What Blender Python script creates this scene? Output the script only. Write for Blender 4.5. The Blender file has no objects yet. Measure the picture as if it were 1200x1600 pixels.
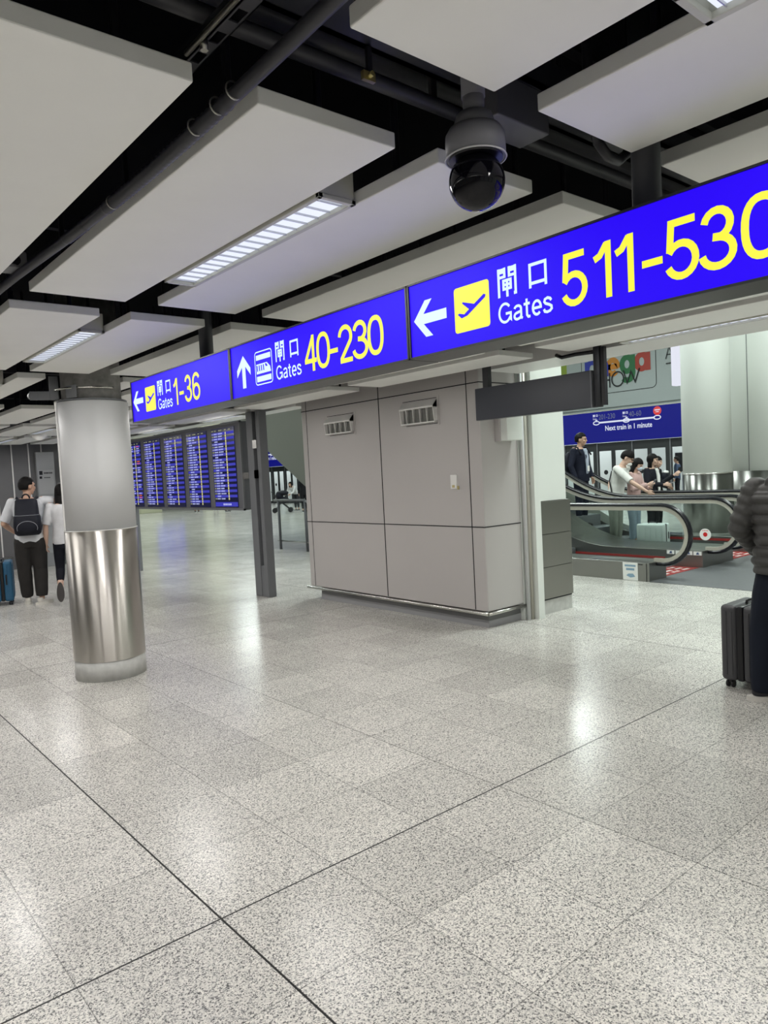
import bpy, bmesh, math, random
from mathutils import Vector, Matrix, noise as mnoise
random.seed(7)
PI = math.pi
scene = bpy.context.scene
COL = scene.collection

# ------------------------------------------------------------------ camera
def Vv(*a): return Vector(a)
CAM = Vv(0, 0, 1.6)
FPX, PITCH, ROLL, YAW = 1137.127, 0.0551, -0.0515, 0.8725
cf = Vv(math.cos(YAW)*math.cos(PITCH), math.sin(YAW)*math.cos(PITCH), -math.sin(PITCH))
r0 = Vv(math.sin(YAW), -math.cos(YAW), 0)
u0 = r0.cross(cf)
cr = r0*math.cos(ROLL) + u0*math.sin(ROLL)
cu = u0*math.cos(ROLL) - r0*math.sin(ROLL)
cd = bpy.data.cameras.new('camera')
cam = bpy.data.objects.new('camera', cd); COL.objects.link(cam)
cd.sensor_fit = 'VERTICAL'; cd.sensor_height = 36.0; cd.lens = FPX/1600*36.0
cd.clip_start = 0.02; cd.clip_end = 300
cam.matrix_world = Matrix(((cr.x, cu.x, -cf.x, CAM.x), (cr.y, cu.y, -cf.y, CAM.y), (cr.z, cu.z, -cf.z, CAM.z), (0, 0, 0, 1)))
scene.camera = cam

# ------------------------------------------------------------------ world, exposure
w = bpy.data.worlds.new('world'); scene.world = w; w.use_nodes = True
w.node_tree.nodes['Background'].inputs[0].default_value = (0.75, 0.8, 0.85, 1)
w.node_tree.nodes['Background'].inputs[1].default_value = 0.05
vs = scene.view_settings
vs.view_transform = 'Standard'; vs.look = 'None'; vs.exposure = 0.0; vs.gamma = 1.0; vs.use_curve_mapping = False
LAMP_W = 8.9        # watts of one 1.15 m ceiling luminaire
HALL_W = 330.0       # watts of one hall ceiling downlight panel
LAMP_COL = (1.0, 0.98, 0.95)
HALL_COL = (0.90, 1.0, 0.96)

def area(name, loc, sx, sy, watts, col, rot=(0, 0, 0), parent=None, spread=PI):
    l = bpy.data.lights.new(name, 'AREA'); l.shape = 'RECTANGLE'; l.size = sx; l.size_y = sy
    l.energy = watts; l.color = col; l.spread = spread
    o = bpy.data.objects.new(name, l); COL.objects.link(o); o.location = loc; o.rotation_euler = rot
    if parent: o.parent = parent
    return o
# downlight panels of the tall hall behind the low ceiling
for hx, hy in ((7.3, 2.9), (8.5, 9.5), (13, 3), (13.5, 12), (19, 6), (19, 14), (11, 20), (19, 24), (10, 30), (19, 34), (10.5, 40)):
    area('hall_downlight', (hx, hy, 6.9), 1.6, 1.6, HALL_W, HALL_COL)

# ------------------------------------------------------------------ materials
def mat(name, col=(.8, .8, .8), rough=.5, metal=0.0, spec=.5, emit=None, es=0.0, noise=0, nscale=20, bump=0, trans=0, coat=0, ior=1.45, stretch=None):
    m = bpy.data.materials.new(name); m.use_nodes = True
    nt = m.node_tree; b = nt.nodes['Principled BSDF']
    b.inputs['Base Color'].default_value = (*col, 1); b.inputs['Roughness'].default_value = rough
    b.inputs['Metallic'].default_value = metal; b.inputs['Specular IOR Level'].default_value = spec
    b.inputs['IOR'].default_value = ior
    if trans: b.inputs['Transmission Weight'].default_value = trans
    if coat: b.inputs['Coat Weight'].default_value = coat; b.inputs['Coat Roughness'].default_value = .05
    if emit: b.inputs['Emission Color'].default_value = (*emit, 1); b.inputs['Emission Strength'].default_value = es
    if noise or bump:
        tc = nt.nodes.new('ShaderNodeTexCoord'); mp = nt.nodes.new('ShaderNodeMapping')
        nz = nt.nodes.new('ShaderNodeTexNoise'); nz.inputs['Scale'].default_value = nscale; nz.inputs['Detail'].default_value = 4
        nt.links.new(tc.outputs['Object'], mp.inputs[0]); nt.links.new(mp.outputs[0], nz.inputs['Vector'])
        if stretch: mp.inputs['Scale'].default_value = stretch
        if noise:
            mr = nt.nodes.new('ShaderNodeMapRange'); mr.inputs[1].default_value = .3; mr.inputs[2].default_value = .7
            mr.inputs[3].default_value = 1-noise; mr.inputs[4].default_value = 1+noise
            mx = nt.nodes.new('ShaderNodeVectorMath'); mx.operation = 'SCALE'; mx.inputs[0].default_value = col
            nt.links.new(nz.outputs['Fac'], mr.inputs[0]); nt.links.new(mr.outputs[0], mx.inputs['Scale'])
            nt.links.new(mx.outputs[0], b.inputs['Base Color'])
        if bump:
            bp = nt.nodes.new('ShaderNodeBump'); bp.inputs['Strength'].default_value = bump; bp.inputs['Distance'].default_value = .002
            nt.links.new(nz.outputs['Fac'], bp.inputs['Height']); nt.links.new(bp.outputs[0], b.inputs['Normal'])
    return m

def floor_mat():
    m = bpy.data.materials.new('granite_tiles'); m.use_nodes = True
    nt = m.node_tree; N = nt.nodes; L = nt.links; b = N['Principled BSDF']
    tc = N.new('ShaderNodeTexCoord')
    def math_(op, a, b_=None, c=None):
        n = N.new('ShaderNodeMath'); n.operation = op
        for i, v in enumerate((a, b_, c)):
            if v is None: continue
            if isinstance(v, (int, float)): n.inputs[i].default_value = v
            else: L.new(v, n.inputs[i])
        return n.outputs[0]
    geo = N.new('ShaderNodeNewGeometry'); POS = geo.outputs['Position']
    sep = N.new('ShaderNodeSeparateXYZ'); L.new(POS, sep.inputs[0])
    T = 0.5113; X0, Y0 = 1.1436, 2.4068
    ux = math_('DIVIDE', math_('SUBTRACT', sep.outputs[0], X0), T); uy = math_('DIVIDE', math_('SUBTRACT', sep.outputs[1], Y0), T)
    def line(u, period, half):
        p = math_('DIVIDE', u, period)
        fr = math_('SUBTRACT', p, math_('ROUND', p))
        d = math_('MULTIPLY', math_('ABSOLUTE', fr), T*period)
        return math_('LESS_THAN', d, half)
    fine = math_('MAXIMUM', line(ux, 1, .002), line(uy, 1, .002))
    mid = math_('MAXIMUM', line(math_('SUBTRACT', ux, 3.0), 9, .0022), 0.0)
    big = math_('MAXIMUM', line(ux, 9, .0042), line(uy, 9, .0042))
    cid = N.new('ShaderNodeCombineXYZ'); L.new(math_('FLOOR', ux), cid.inputs[0]); L.new(math_('FLOOR', uy), cid.inputs[1])
    wn = N.new('ShaderNodeTexWhiteNoise'); wn.noise_dimensions = '3D'; L.new(cid.outputs[0], wn.inputs['Vector'])
    # granite grains
    v1 = N.new('ShaderNodeTexVoronoi'); v1.inputs['Scale'].default_value = 230; L.new(POS, v1.inputs['Vector'])
    n1 = N.new('ShaderNodeTexNoise'); n1.inputs['Scale'].default_value = 90; n1.inputs['Detail'].default_value = 5; n1.inputs['Roughness'].default_value = .75; L.new(POS, n1.inputs['Vector'])
    n2 = N.new('ShaderNodeTexNoise'); n2.inputs['Scale'].default_value = 2.3; n2.inputs['Detail'].default_value = 3; L.new(POS, n2.inputs['Vector'])
    sc = N.new('ShaderNodeSeparateColor'); L.new(v1.outputs['Color'], sc.inputs[0])
    g = math_('ADD', math_('MULTIPLY', sc.outputs[0], .45), math_('MULTIPLY', n1.outputs['Fac'], .95))
    rp = N.new('ShaderNodeValToRGB'); L.new(g, rp.inputs[0]); e = rp.color_ramp
    e.elements[0].position = .44; e.elements[0].color = (.085, .083, .083, 1)
    e.elements[1].position = .95; e.elements[1].color = (.80, .775, .715, 1)
    x = e.elements.new(.56); x.color = (.26, .255, .25, 1)
    x = e.elements.new(.66); x.color = (.56, .54, .505, 1)
    tone = math_('ADD', .86, math_('MULTIPLY', wn.outputs['Value'], .17))
    tone = math_('MULTIPLY', tone, math_('ADD', .90, math_('MULTIPLY', n2.outputs['Fac'], .2)))
    dark = math_('SUBTRACT', 1.0, math_('MINIMUM', 1.0, math_('ADD', math_('ADD', math_('MULTIPLY', fine, .5), math_('MULTIPLY', mid, .3)), math_('MULTIPLY', big, .93))))
    s = N.new('ShaderNodeVectorMath'); s.operation = 'SCALE'; L.new(rp.outputs[0], s.inputs[0]); L.new(math_('MULTIPLY', tone, dark), s.inputs['Scale'])
    L.new(s.outputs[0], b.inputs['Base Color'])
    rr = math_('ADD', .16, math_('MULTIPLY', n2.outputs['Fac'], .10))
    rr = math_('ADD', rr, math_('MULTIPLY', big, .4))
    L.new(rr, b.inputs['Roughness']); b.inputs['Specular IOR Level'].default_value = .33
    return m

def brushed(name, col, rough=.28, scale=(1, 1, 60), dark=.12):
    m = mat(name, col, rough, 1.0)
    nt = m.node_tree; N = nt.nodes; L = nt.links; b = N['Principled BSDF']
    tc = N.new('ShaderNodeTexCoord'); mp = N.new('ShaderNodeMapping'); mp.inputs['Scale'].default_value = scale
    nz = N.new('ShaderNodeTexNoise'); nz.inputs['Scale'].default_value = 9; nz.inputs['Detail'].default_value = 4
    L.new(tc.outputs['Object'], mp.inputs[0]); L.new(mp.outputs[0], nz.inputs['Vector'])
    mr = N.new('ShaderNodeMapRange'); mr.inputs[3].default_value = rough-dark*.5; mr.inputs[4].default_value = rough+dark
    L.new(nz.outputs['Fac'], mr.inputs[0]); L.new(mr.outputs[0], b.inputs['Roughness'])
    return m

def aniso(name, col, rough, *a):
    m = mat(name, col, .30, 1.0); nt = m.node_tree; b = nt.nodes['Principled BSDF']
    tg = nt.nodes.new('ShaderNodeTangent'); tg.direction_type = 'RADIAL'; tg.axis = 'Z'
    nt.links.new(tg.outputs[0], b.inputs['Tangent']); b.inputs['Anisotropic'].default_value = .92; b.inputs['Anisotropic Rotation'].default_value = .25
    return m
M = {}
M['floor'] = floor_mat()
M['panel'] = mat('panel_white', (.875, .875, .84), .55, noise=.02, nscale=3)
M['panel_edge'] = mat('panel_white_edge', (.80, .79, .77), .35)
M['void'] = mat('void_black', (.006, .006, .008), .9, spec=.1)
M['blackmetal'] = mat('black_metal', (.014, .014, .018), .45)
M['conduit'] = mat('conduit_grey', (.028, .028, .034), .42, bump=.2)
M['galv'] = mat('galvanised', (.45, .44, .40), .35, 1.0)
M['brass'] = mat('brass_yellow', (.55, .48, .2), .35, .8)
M['white_paint'] = mat('white_paint', (.60, .605, .61), .55, noise=.02, nscale=2)
M['concrete'] = mat('concrete_grey', (.22, .215, .205), .75, noise=.3, nscale=12)
M['base_white'] = mat('base_whitewash', (.50, .50, .48), .6, noise=.12, nscale=14)
M['steel'] = aniso('brushed_steel', (.60, .57, .53), .24, (1, 1, .05), .1)
M['steel_dark'] = brushed('brushed_steel_dark', (.30, .29, .27), .3, (60, 60, 1))
M['steel_dark_v'] = aniso('column_skirt_dark', (.22, .22, .21), .3)
M['steel_esc'] = brushed('escalator_steel', (.30, .295, .28), .3, (2, 2, 40))
M['kiosk'] = mat('kiosk_laminate', (.49, .465, .455), .36, noise=.015, nscale=1.5)
M['joint'] = mat('joint_black', (.008, .008, .01), .8)
M['grey_plinth'] = mat('plinth_grey', (.17, .17, .175), .45)
M['rail_steel'] = mat('rail_steel', (.62, .61, .58), .25, 1.0)
M['white_wall'] = mat('white_wall', (.76, .79, .75), .5)
M['hall_wall'] = mat('hall_wall', (.62, .65, .60), .55, noise=.03, nscale=1)
M['dark_wall'] = mat('dark_grey_wall', (.15, .15, .155), .45, noise=.06, nscale=3)
M['grey_frame'] = mat('grey_frame', (.115, .118, .13), .45)
M['grey_post'] = mat('grey_post', (.15, .155, .165), .42)
M['pole'] = mat('pole_dark', (.028, .03, .036), .45)
M['sign_case'] = mat('sign_case', (.055, .058, .055), .38)
M['sign_trim'] = mat('sign_trim', (.012, .013, .014), .4)
M['soffit'] = mat('soffit_greygreen', (.15, .165, .15), .5, noise=.03, nscale=1)
M['rubber'] = mat('handrail_rubber', (.008, .008, .012), .25)
M['glass'] = mat('balustrade_glass', (.93, .97, .955), .03, trans=1.0, ior=1.1)
M['cream_trim'] = mat('cream_trim', (.50, .48, .42), .4, .3)
M['plate'] = mat('landing_plate', (.16, .165, .175), .4, .4, noise=.05)
M['red'] = mat('red_vinyl', (.26, .022, .02), .45)
M['redlight'] = mat('red_dot', (.6, .02, .02), .4)
M['white'] = mat('white_vinyl', (.82, .82, .80), .4)
M['black'] = mat('black_plastic', (.01, .01, .012), .35)
M['dome'] = mat('smoked_dome', (.003, .003, .005), .04, spec=.35)
M['cam_grey'] = mat('camera_housing', (.17, .17, .19), .45)
M['cam_rim'] = mat('camera_rim', (.5, .5, .52), .35)
M['blank_sign'] = mat('unlit_sign_navy', (.032, .036, .05), .3)
M['fascia_grey'] = mat('fascia_grey', (.23, .26, .26), .5)
M['bluegreen'] = mat('blue_band', (.004, .005, .03), .4, spec=.2, emit=(.006, .007, .30), es=.55)
def emis(name, c, s): return mat(name, (.02, .02, .02), .5, emit=c, es=s)
M['blue'] = mat('lit_blue', (.004, .0, .05), .5, spec=.12, emit=(.022, .002, .93), es=1.0)
M['yellow'] = emis('lit_yellow', (.97, .93, .05), 1.0)
M['cyanwhite'] = emis('lit_white', (.72, .93, 1.0), 1.0)
M['lampface'] = emis('lamp_reflector', (.84, .89, 1.0), 1.0)
M['louvre'] = mat('lamp_louvre', (.55, .56, .6), .3, .6)
M['lampframe'] = mat('lamp_frame', (.60, .60, .54), .4)
M['screen'] = mat('screen_black', (.004, .004, .012), .15, emit=(.004, .005, .03), es=1)
M['screen_blue'] = emis('screen_blue', (.02, .022, .42), 1)
M['screen_text'] = emis('screen_text', (.48, .52, .9), .95)
M['screen_yellow'] = emis('screen_yellow', (.62, .58, .22), 1)
M['screen_red'] = emis('screen_red', (.8, .12, .03), 1)
M['dim_white'] = emis('band_white', (.75, .8, .95), .9)
M['dim_grey'] = emis('band_grey', (.10, .12, .19), 1)
M['sign_red'] = emis('band_red', (.6, .03, .03), 1)
M['lightbox'] = emis('white_lightbox', (.86, .88, 1.0), .85)

# ------------------------------------------------------------------ mesh builder
class MB:
    def __init__(s): s.v = []; s.f = []; s.sm = []; s.mi = []; s.cur = 0; s.smooth = False
    def quad(s, *p): s.poly(p)
    def poly(s, pts, smooth=None):
        n = len(s.v); s.v += [Vector(p) for p in pts]; s.f.append(tuple(range(n, n+len(pts)))); s.sm.append(s.smooth if smooth is None else smooth); s.mi.append(s.cur)
    def face(s, idx, smooth=None): s.f.append(tuple(idx)); s.sm.append(s.smooth if smooth is None else smooth); s.mi.append(s.cur)
    def box(s, x0, x1, y0, y1, z0, z1):
        n = len(s.v)
        s.v += [Vv(x, y, z) for z in (z0, z1) for x, y in ((x0, y0), (x1, y0), (x1, y1), (x0, y1))]
        for q in ((3, 2, 1, 0), (4, 5, 6, 7), (0, 1, 5, 4), (1, 2, 6, 5), (2, 3, 7, 6), (3, 0, 4, 7)): s.face([n+i for i in q], False)
        return s
    def cyl(s, p0, p1, r0_, r1_=None, n=16, cap=True, smooth=True):
        return s.tube([p0, p1], [r0_, r0_ if r1_ is None else r1_], n, cap, smooth)
    def tube(s, pts, rad, n=12, cap=True, smooth=True):
        pts = [Vector(p) for p in pts]
        if isinstance(rad, (int, float)): rad = [rad]*len(pts)
        rings = []; prev = None
        for i, p in enumerate(pts):
            t = (pts[min(i+1, len(pts)-1)]-pts[max(i-1, 0)])
            if t.length < 1e-9: t = Vv(0, 0, 1)
            t.normalize()
            if prev is None:
                a = Vv(0, 0, 1) if abs(t.z) < .9 else Vv(1, 0, 0)
                u = t.cross(a).normalized()
            else:
                u = (prev - t*prev.dot(t)).normalized()
            prev = u; v_ = t.cross(u)
            base = len(s.v)
            for k in range(n):
                a = 2*PI*k/n; s.v.append(p+(u*math.cos(a)+v_*math.sin(a))*rad[i])
            rings.append(base)
        for a, b in zip(rings, rings[1:]):
            for k in range(n): s.face((a+k, a+(k+1) % n, b+(k+1) % n, b+k), smooth)
        if cap:
            s.face([rings[0]+k for k in reversed(range(n))], False); s.face([rings[-1]+k for k in range(n)], False)
        return s
    def lathe(s, c, prof, n=32, smooth=True, cap=True):
        c = Vector(c); rings = []
        for r, z in prof:
            base = len(s.v); rings.append(base)
            for k in range(n):
                a = 2*PI*k/n; s.v.append(c+Vv(r*math.cos(a), r*math.sin(a), z))
        for a, b in zip(rings, rings[1:]):
            for k in range(n): s.face((a+k, a+(k+1) % n, b+(k+1) % n, b+k), smooth)
        if cap:
            s.face([rings[0]+k for k in reversed(range(n))], False); s.face([rings[-1]+k for k in range(n)], False)
        return s
    def rings(s, rs, smooth=True, cap=True):   # list of closed loops with equal counts
        b = []; n = len(rs[0])
        for r in rs: b.append(len(s.v)); s.v += [Vector(p) for p in r]
        for a, c in zip(b, b[1:]):
            for k in range(n): s.face((a+k, a+(k+1) % n, c+(k+1) % n, c+k), smooth)
        if cap: s.face([b[0]+k for k in reversed(range(n))], False); s.face([b[-1]+k for k in range(n)], False)
        return s
    def ell(s, c, rx, ry, rz, n=16, m=10, rot=None):
        c = Vector(c); rs = []
        for j in range(1, m):
            ph = PI*j/m; ring = []
            for k in range(n):
                a = 2*PI*k/n; p = Vv(rx*math.sin(ph)*math.cos(a), ry*math.sin(ph)*math.sin(a), -rz*math.cos(ph))
                if rot: p = rot @ p
                ring.append(c+p)
            rs.append(ring)
        return s.rings(rs)
    def prism(s, pts, d):   # extrude planar polygon by vector d
        d = Vector(d); pts = [Vector(p) for p in pts]; n = len(pts); b = len(s.v)
        s.v += pts+[p+d for p in pts]
        s.face([b+k for k in reversed(range(n))], False); s.face([b+n+k for k in range(n)], False)
        for k in range(n): s.face((b+k, b+(k+1) % n, b+n+(k+1) % n, b+n+k), False)
        return s
    def build(s, name, material, parent=None, world=False, bevel=0, seg=2):
        me = bpy.data.meshes.new(name)
        me.from_pydata([tuple(v) for v in s.v], [], s.f)
        mats = material if isinstance(material, (list, tuple)) else [material]
        for m_ in mats: me.materials.append(m_)
        for p, sm, mi in zip(me.polygons, s.sm, s.mi): p.use_smooth = sm; p.material_index = mi
        bm = bmesh.new(); bm.from_mesh(me); bmesh.ops.recalc_face_normals(bm, faces=bm.faces); bm.to_mesh(me); bm.free()
        o = bpy.data.objects.new(name, me); COL.objects.link(o)
        if parent is not None:
            if world:
                mw = wmat(parent).inverted()
                me.transform(mw)
            o.parent = parent
        elif world is False and parent is None:
            # move the origin to the base centre
            if len(me.vertices):
                xs = [v.co for v in me.vertices]
                lo = Vv(min(v.x for v in xs), min(v.y for v in xs), min(v.z for v in xs)); hi = Vv(max(v.x for v in xs), max(v.y for v in xs), max(v.z for v in xs))
                c = Vv((lo.x+hi.x)/2, (lo.y+hi.y)/2, lo.z); me.transform(Matrix.Translation(-c)); o.location = c
        if bevel:
            md = o.modifiers.new('bevel', 'BEVEL'); md.width = bevel; md.segments = seg; md.limit_method = 'ANGLE'; md.angle_limit = .6
            md.harden_normals = False
        return o

def wmat(o):
    m = o.matrix_basis.copy()
    while o.parent: o = o.parent; m = o.matrix_basis @ m
    return m
def tag(o, label=None, cat=None, group=None, kind=None):
    if label: o['label'] = label
    if cat: o['category'] = cat
    if group: o['group'] = group
    if kind: o['kind'] = kind
    return o
def thing(name, label, cat, loc=(0, 0, 0), rz=0, group=None, kind=None):
    o = bpy.data.objects.new(name, None); COL.objects.link(o); o.location = loc; o.rotation_euler = (0, 0, rz)
    o.empty_display_size = .1
    return tag(o, label, cat, group, kind)
def struct(name, mb, m, label, cat='structure', bevel=0):
    o = mb.build(name, m, None, bevel=bevel); return tag(o, label, cat, kind='structure')
def copy_tree(o, parent=None):
    c = o.copy(); COL.objects.link(c); c.parent = parent
    for ch in list(o.children): copy_tree(ch, c)
    return c
def box(x0, x1, y0, y1, z0, z1): return MB().box(x0, x1, y0, y1, z0, z1)

# flat lettering in a plane: o origin, u right, v up, n outward
class Plane2:
    def __init__(s, o, u, v, n, off=.002): s.o = Vector(o); s.u = Vector(u); s.v = Vector(v); s.n = Vector(n); s.off = off; s.mb = MB()
    def p(s, a, b, k=0): return s.o+s.u*a+s.v*b+s.n*(s.off+k)
    def poly(s, pts): s.mb.poly([s.p(*q) for q in pts]); return s
    def rect(s, a0, a1, b0, b1): return s.poly([(a0, b0), (a1, b0), (a1, b1), (a0, b1)])
    def rrect(s, a0, a1, b0, b1, r, n=5):
        return s.poly(rr(a0, a1, b0, b1, r, n))
    def stroke(s, pts, w, closed=False):
        n = len(pts); L = []; R = []
        P = [Vv(*q, 0) for q in pts]
        for i in range(n):
            a = P[(i-1) % n] if (closed or i > 0) else None; b = P[(i+1) % n] if (closed or i < n-1) else None
            d1 = (P[i]-a).normalized() if a is not None else None; d2 = (b-P[i]).normalized() if b is not None else None
            if d1 is None: d1 = d2
            if d2 is None: d2 = d1
            n1 = Vv(-d1.y, d1.x, 0); n2 = Vv(-d2.y, d2.x, 0); m_ = n1+n2
            if m_.length < 1e-6: m_ = n1
            m_.normalize(); k = 1/max(.4, m_.dot(n1))
            L.append(P[i]+m_*w/2*k); R.append(P[i]-m_*w/2*k)
        for i in range(n if closed else n-1):
            j = (i+1) % n
            s.poly([(L[i].x, L[i].y), (L[j].x, L[j].y), (R[j].x, R[j].y), (R[i].x, R[i].y)])
        return s
    def build(s, name, m, parent): return s.mb.build(name, m, parent, world=True)
def rr(a0, a1, b0, b1, r, n=5):
    out = []
    for cx, cy, st in ((a1-r, b1-r, 0), (a0+r, b1-r, PI/2), (a0+r, b0+r, PI), (a1-r, b0+r, 1.5*PI)):
        for k in range(n+1):
            t = st+PI/2*k/n; out.append((cx+r*math.cos(t), cy+r*math.sin(t)))
    return out
def arc(cx, cy, rx, ry, a0, a1, n=14, e=1.0):
    out = []
    for k in range(n+1):
        t = math.radians(a0+(a1-a0)*k/n); c, s_ = math.cos(t), math.sin(t)
        out.append((cx+rx*math.copysign(abs(c)**e, c), cy+ry*math.copysign(abs(s_)**e, s_)))
    return out
P_ = .13
GLY = {
 '0': [(arc(.3, .5, .235, .435, 0, 360, 28, .85)[:-1], True)],
 '1': [([(.37, 0), (.37, 1)], False), ([(.08, .72), (.2, .77), (.34, .96)], False)],
 '2': [(arc(.3, .68, .235, .255, 175, -28, 14)+[(.11, .10)], False), ([(.07, .065), (.57, .065)], False)],
 '3': [(arc(.29, .72, .205, .215, 170, -75, 12)+[(.22, .525)], False), ([(.22, .525)]+arc(.29, .29, .245, .225, 75, -172, 14), False)],
 '4': [([(.43, 0), (.43, 1)], False), ([(.42, .93), (.07, .31)], False), ([(.02, .29), (.58, .29)], False)],
 '5': [([(.54, .935), (.13, .935), (.095, .47)], False), (arc(.295, .32, .245, .265, 150, -158, 18), False)],
 '6': [(arc(.3, .315, .235, .25, 0, 360, 24)[:-1], True), ([(.066, .34), (.066, .6)]+arc(.31, .68, .24, .255, 165, 25, 10), False)],
 '-': [([(.04, .40), (.44, .40)], False)],
}
def glyph(pl, ch, u, v, w, h, pen):
    for pts, closed in GLY[ch]:
        pl.stroke([(u+x/.6*w, v+y*h) for x, y in pts], pen, closed)
def kanji_gate(pl, u, v, w, h, t):
    R = lambda a0, a1, b0, b1: pl.rect(u+a0*w, u+a1*w, v+b0*h, v+b1*h)
    tx = t/w; ty = t/h
    R(0, tx, 0, 1); R(1-tx, 1, 0, 1); R(.84, 1, 0, ty)
    for a in (0, .56):
        for b in (1-ty, .81, .64): R(a, a+.44, b, b+ty*.9)
    R(.44-tx, .44, .64, 1); R(.56, .56+tx, .64, 1)
    R(.25, .75, .50, .50+ty*.9); R(.25, .75, .36, .36+ty*.8); R(.25, .75, .21, .21+ty*.9)
    R(.25, .25+tx, .21, .55); R(.75-tx, .75, .21, .55); R(.5-tx/2, .5+tx/2, -.02, .55)
def kanji_mouth(pl, u, v, w, h, t):
    tx = t/w; ty = t/h
    pl.rect(u, u+tx*w, v, v+h); pl.rect(u+w-tx*w, u+w, v, v+h); pl.rect(u, u+w, v+h-t, v+h); pl.rect(u, u+w, v+.12*h, v+.12*h+t)
GAT = {
 'G': (.76, [arc(.36, .5, .295, .435, 38, 322, 20)+[(.655, .17), (.655, .46), (.40, .46)]]),
 'a': (.55, [arc(.25, .53, .165, .155, 165, 0, 10)+[(.415, .12), (.48, .06)], [(.415, .41), (.24, .37)]+arc(.22, .215, .145, .15, 90, 270, 8)+[(.35, .10), (.415, .20)]]),
 't': (.36, [[(.15, .90), (.15, .16), (.21, .065), (.31, .065)], [(.0, .67), (.30, .67)]]),
 'e': (.55, [[(.08, .37), (.46, .37)]+arc(.27, .375, .19, .31, 5, 315, 16)]),
 's': (.46, [[(.40, .54), (.35, .64), (.23, .69), (.11, .64), (.08, .54), (.14, .45), (.30, .37), (.40, .29), (.41, .17), (.33, .09), (.21, .06), (.09, .10), (.05, .21)]]),
}
def gates_word(pl, u, v, cap, xs, pen):
    x = 0
    for ch in 'Gates':
        w_, st = GAT[ch]
        for q in st: pl.stroke([(u+(x+a)*cap*xs, v+b_*cap) for a, b_ in q], pen)
        x += w_
def arial(pl_o, u, v, n, text, size, xs, name, m, parent, off=.003, bold=0.0):
    cu_ = bpy.data.curves.new('t', 'FONT'); cu_.body = text; cu_.size = size; cu_.offset = bold; cu_.resolution_u = 3
    ob = bpy.data.objects.new('t', cu_); COL.objects.link(ob)
    bpy.context.view_layer.update()
    dg = bpy.context.evaluated_depsgraph_get(); me = bpy.data.meshes.new_from_object(ob.evaluated_get(dg))
    bpy.data.objects.remove(ob); bpy.data.curves.remove(cu_)
    u = Vector(u); v = Vector(v); n = Vector(n); pl_o = Vector(pl_o)
    inv = wmat(parent).inverted()
    for q in me.vertices: q.co = inv @ (pl_o+u*q.co.x*xs+v*q.co.y+n*off)
    me.materials.clear(); me.materials.append(m); me.name = name
    o = bpy.data.objects.new(name, me); COL.objects.link(o); o.parent = parent
    return o

# ------------------------------------------------------------------ structure
struct('floor', box(-7, 34, -7, 52, -.2, 0), M['floor'], 'speckled pale granite tiled floor with dark expansion joints', 'floor')
bx_ = box(-7, 5.22, -7, 16.2, 3.25, 3.4)
struct('ceiling', bx_, M['void'], 'black ceiling void above the hanging white panels', 'ceiling')
struct('ceiling_hall', box(5.9, 34, -7, 52, 7.0, 7.2), M['hall_wall'], 'pale ceiling of the tall hall', 'ceiling')
b = box(5.22, 5.74, -7, 4.66, 2.5, 3.4); b.box(5.74, 5.9, -7, 4.66, 2.62, 7.0)
struct('trim_1', b, M['panel_edge'], 'white bulkhead at the edge of the low ceiling, right of kiosk', 'bulkhead')
b = box(5.24, 5.52, 7.9, 16.2, 2.5, 3.4); b.box(5.52, 5.9, 7.9, 16.2, 2.6, 7.0)
struct('trim_2', b, M['panel_edge'], 'white bulkhead above the flight display board', 'bulkhead')
# dark wall on the far left
b = box(-7, 4.95, 16.2, 16.4, 0, 3.3)
wl = struct('wall_left', b, M['dark_wall'], 'dark grey panelled wall at the far left', 'wall')
b = MB()
for x in (1.9, 2.6, 3.5, 3.8, 4.12, 4.37, 4.72): b.box(x-.012, x+.012, 16.185, 16.2, 0, 2.55)
o = b.build('trim_3', M['panel_edge'], None); tag(o, 'thin pale vertical seams of the dark left wall', 'trim', kind='structure')
struct('wall_back', box(-7, -6.8, -7, 16.2, 0, 3.4), M['hall_wall'], 'pale wall behind the camera', 'wall')
struct('wall_right', box(-7, 34, -7, -6.8, 0, 7), M['hall_wall'], 'pale wall behind the camera to the right', 'wall')
struct('wall_hall_end', box(-7, 34, 52, 52.2, 0, 7), mat('far_wall', (.42, .46, .34), .6, noise=.1, nscale=.6), 'pale green wall closing the hall far away', 'wall')  # yellow-green wall tone stands in for the light of shop windows
struct('wall_hall_left', box(4.95, 5.1, 16.4, 52, 0, 7), M['hall_wall'], 'pale side wall of the far hall', 'wall')
b = MB()  # beige strips added out of view, to mirror as warm stripes in the column steel
for y in (-5.2, -3.1, -.9, 1.2, 3.4, 7.6, 10.4): b.box(-6.8, -6.7, y, y+.45, 0, 2.5)
o = b.build('trim_4', mat('beige_panel', (.72, .55, .36), .5), None); tag(o, 'warm beige wall panels behind the camera', 'trim', kind='structure')
b = MB()
for x in (-4.5, -1.5, 1.3, 3.6): b.box(x, x+.5, -6.8, -6.7, 0, 2.5)
o = b.build('trim_5', M['dark_wall'], None); tag(o, 'dark wall panels behind the camera', 'trim', kind='structure')

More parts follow.
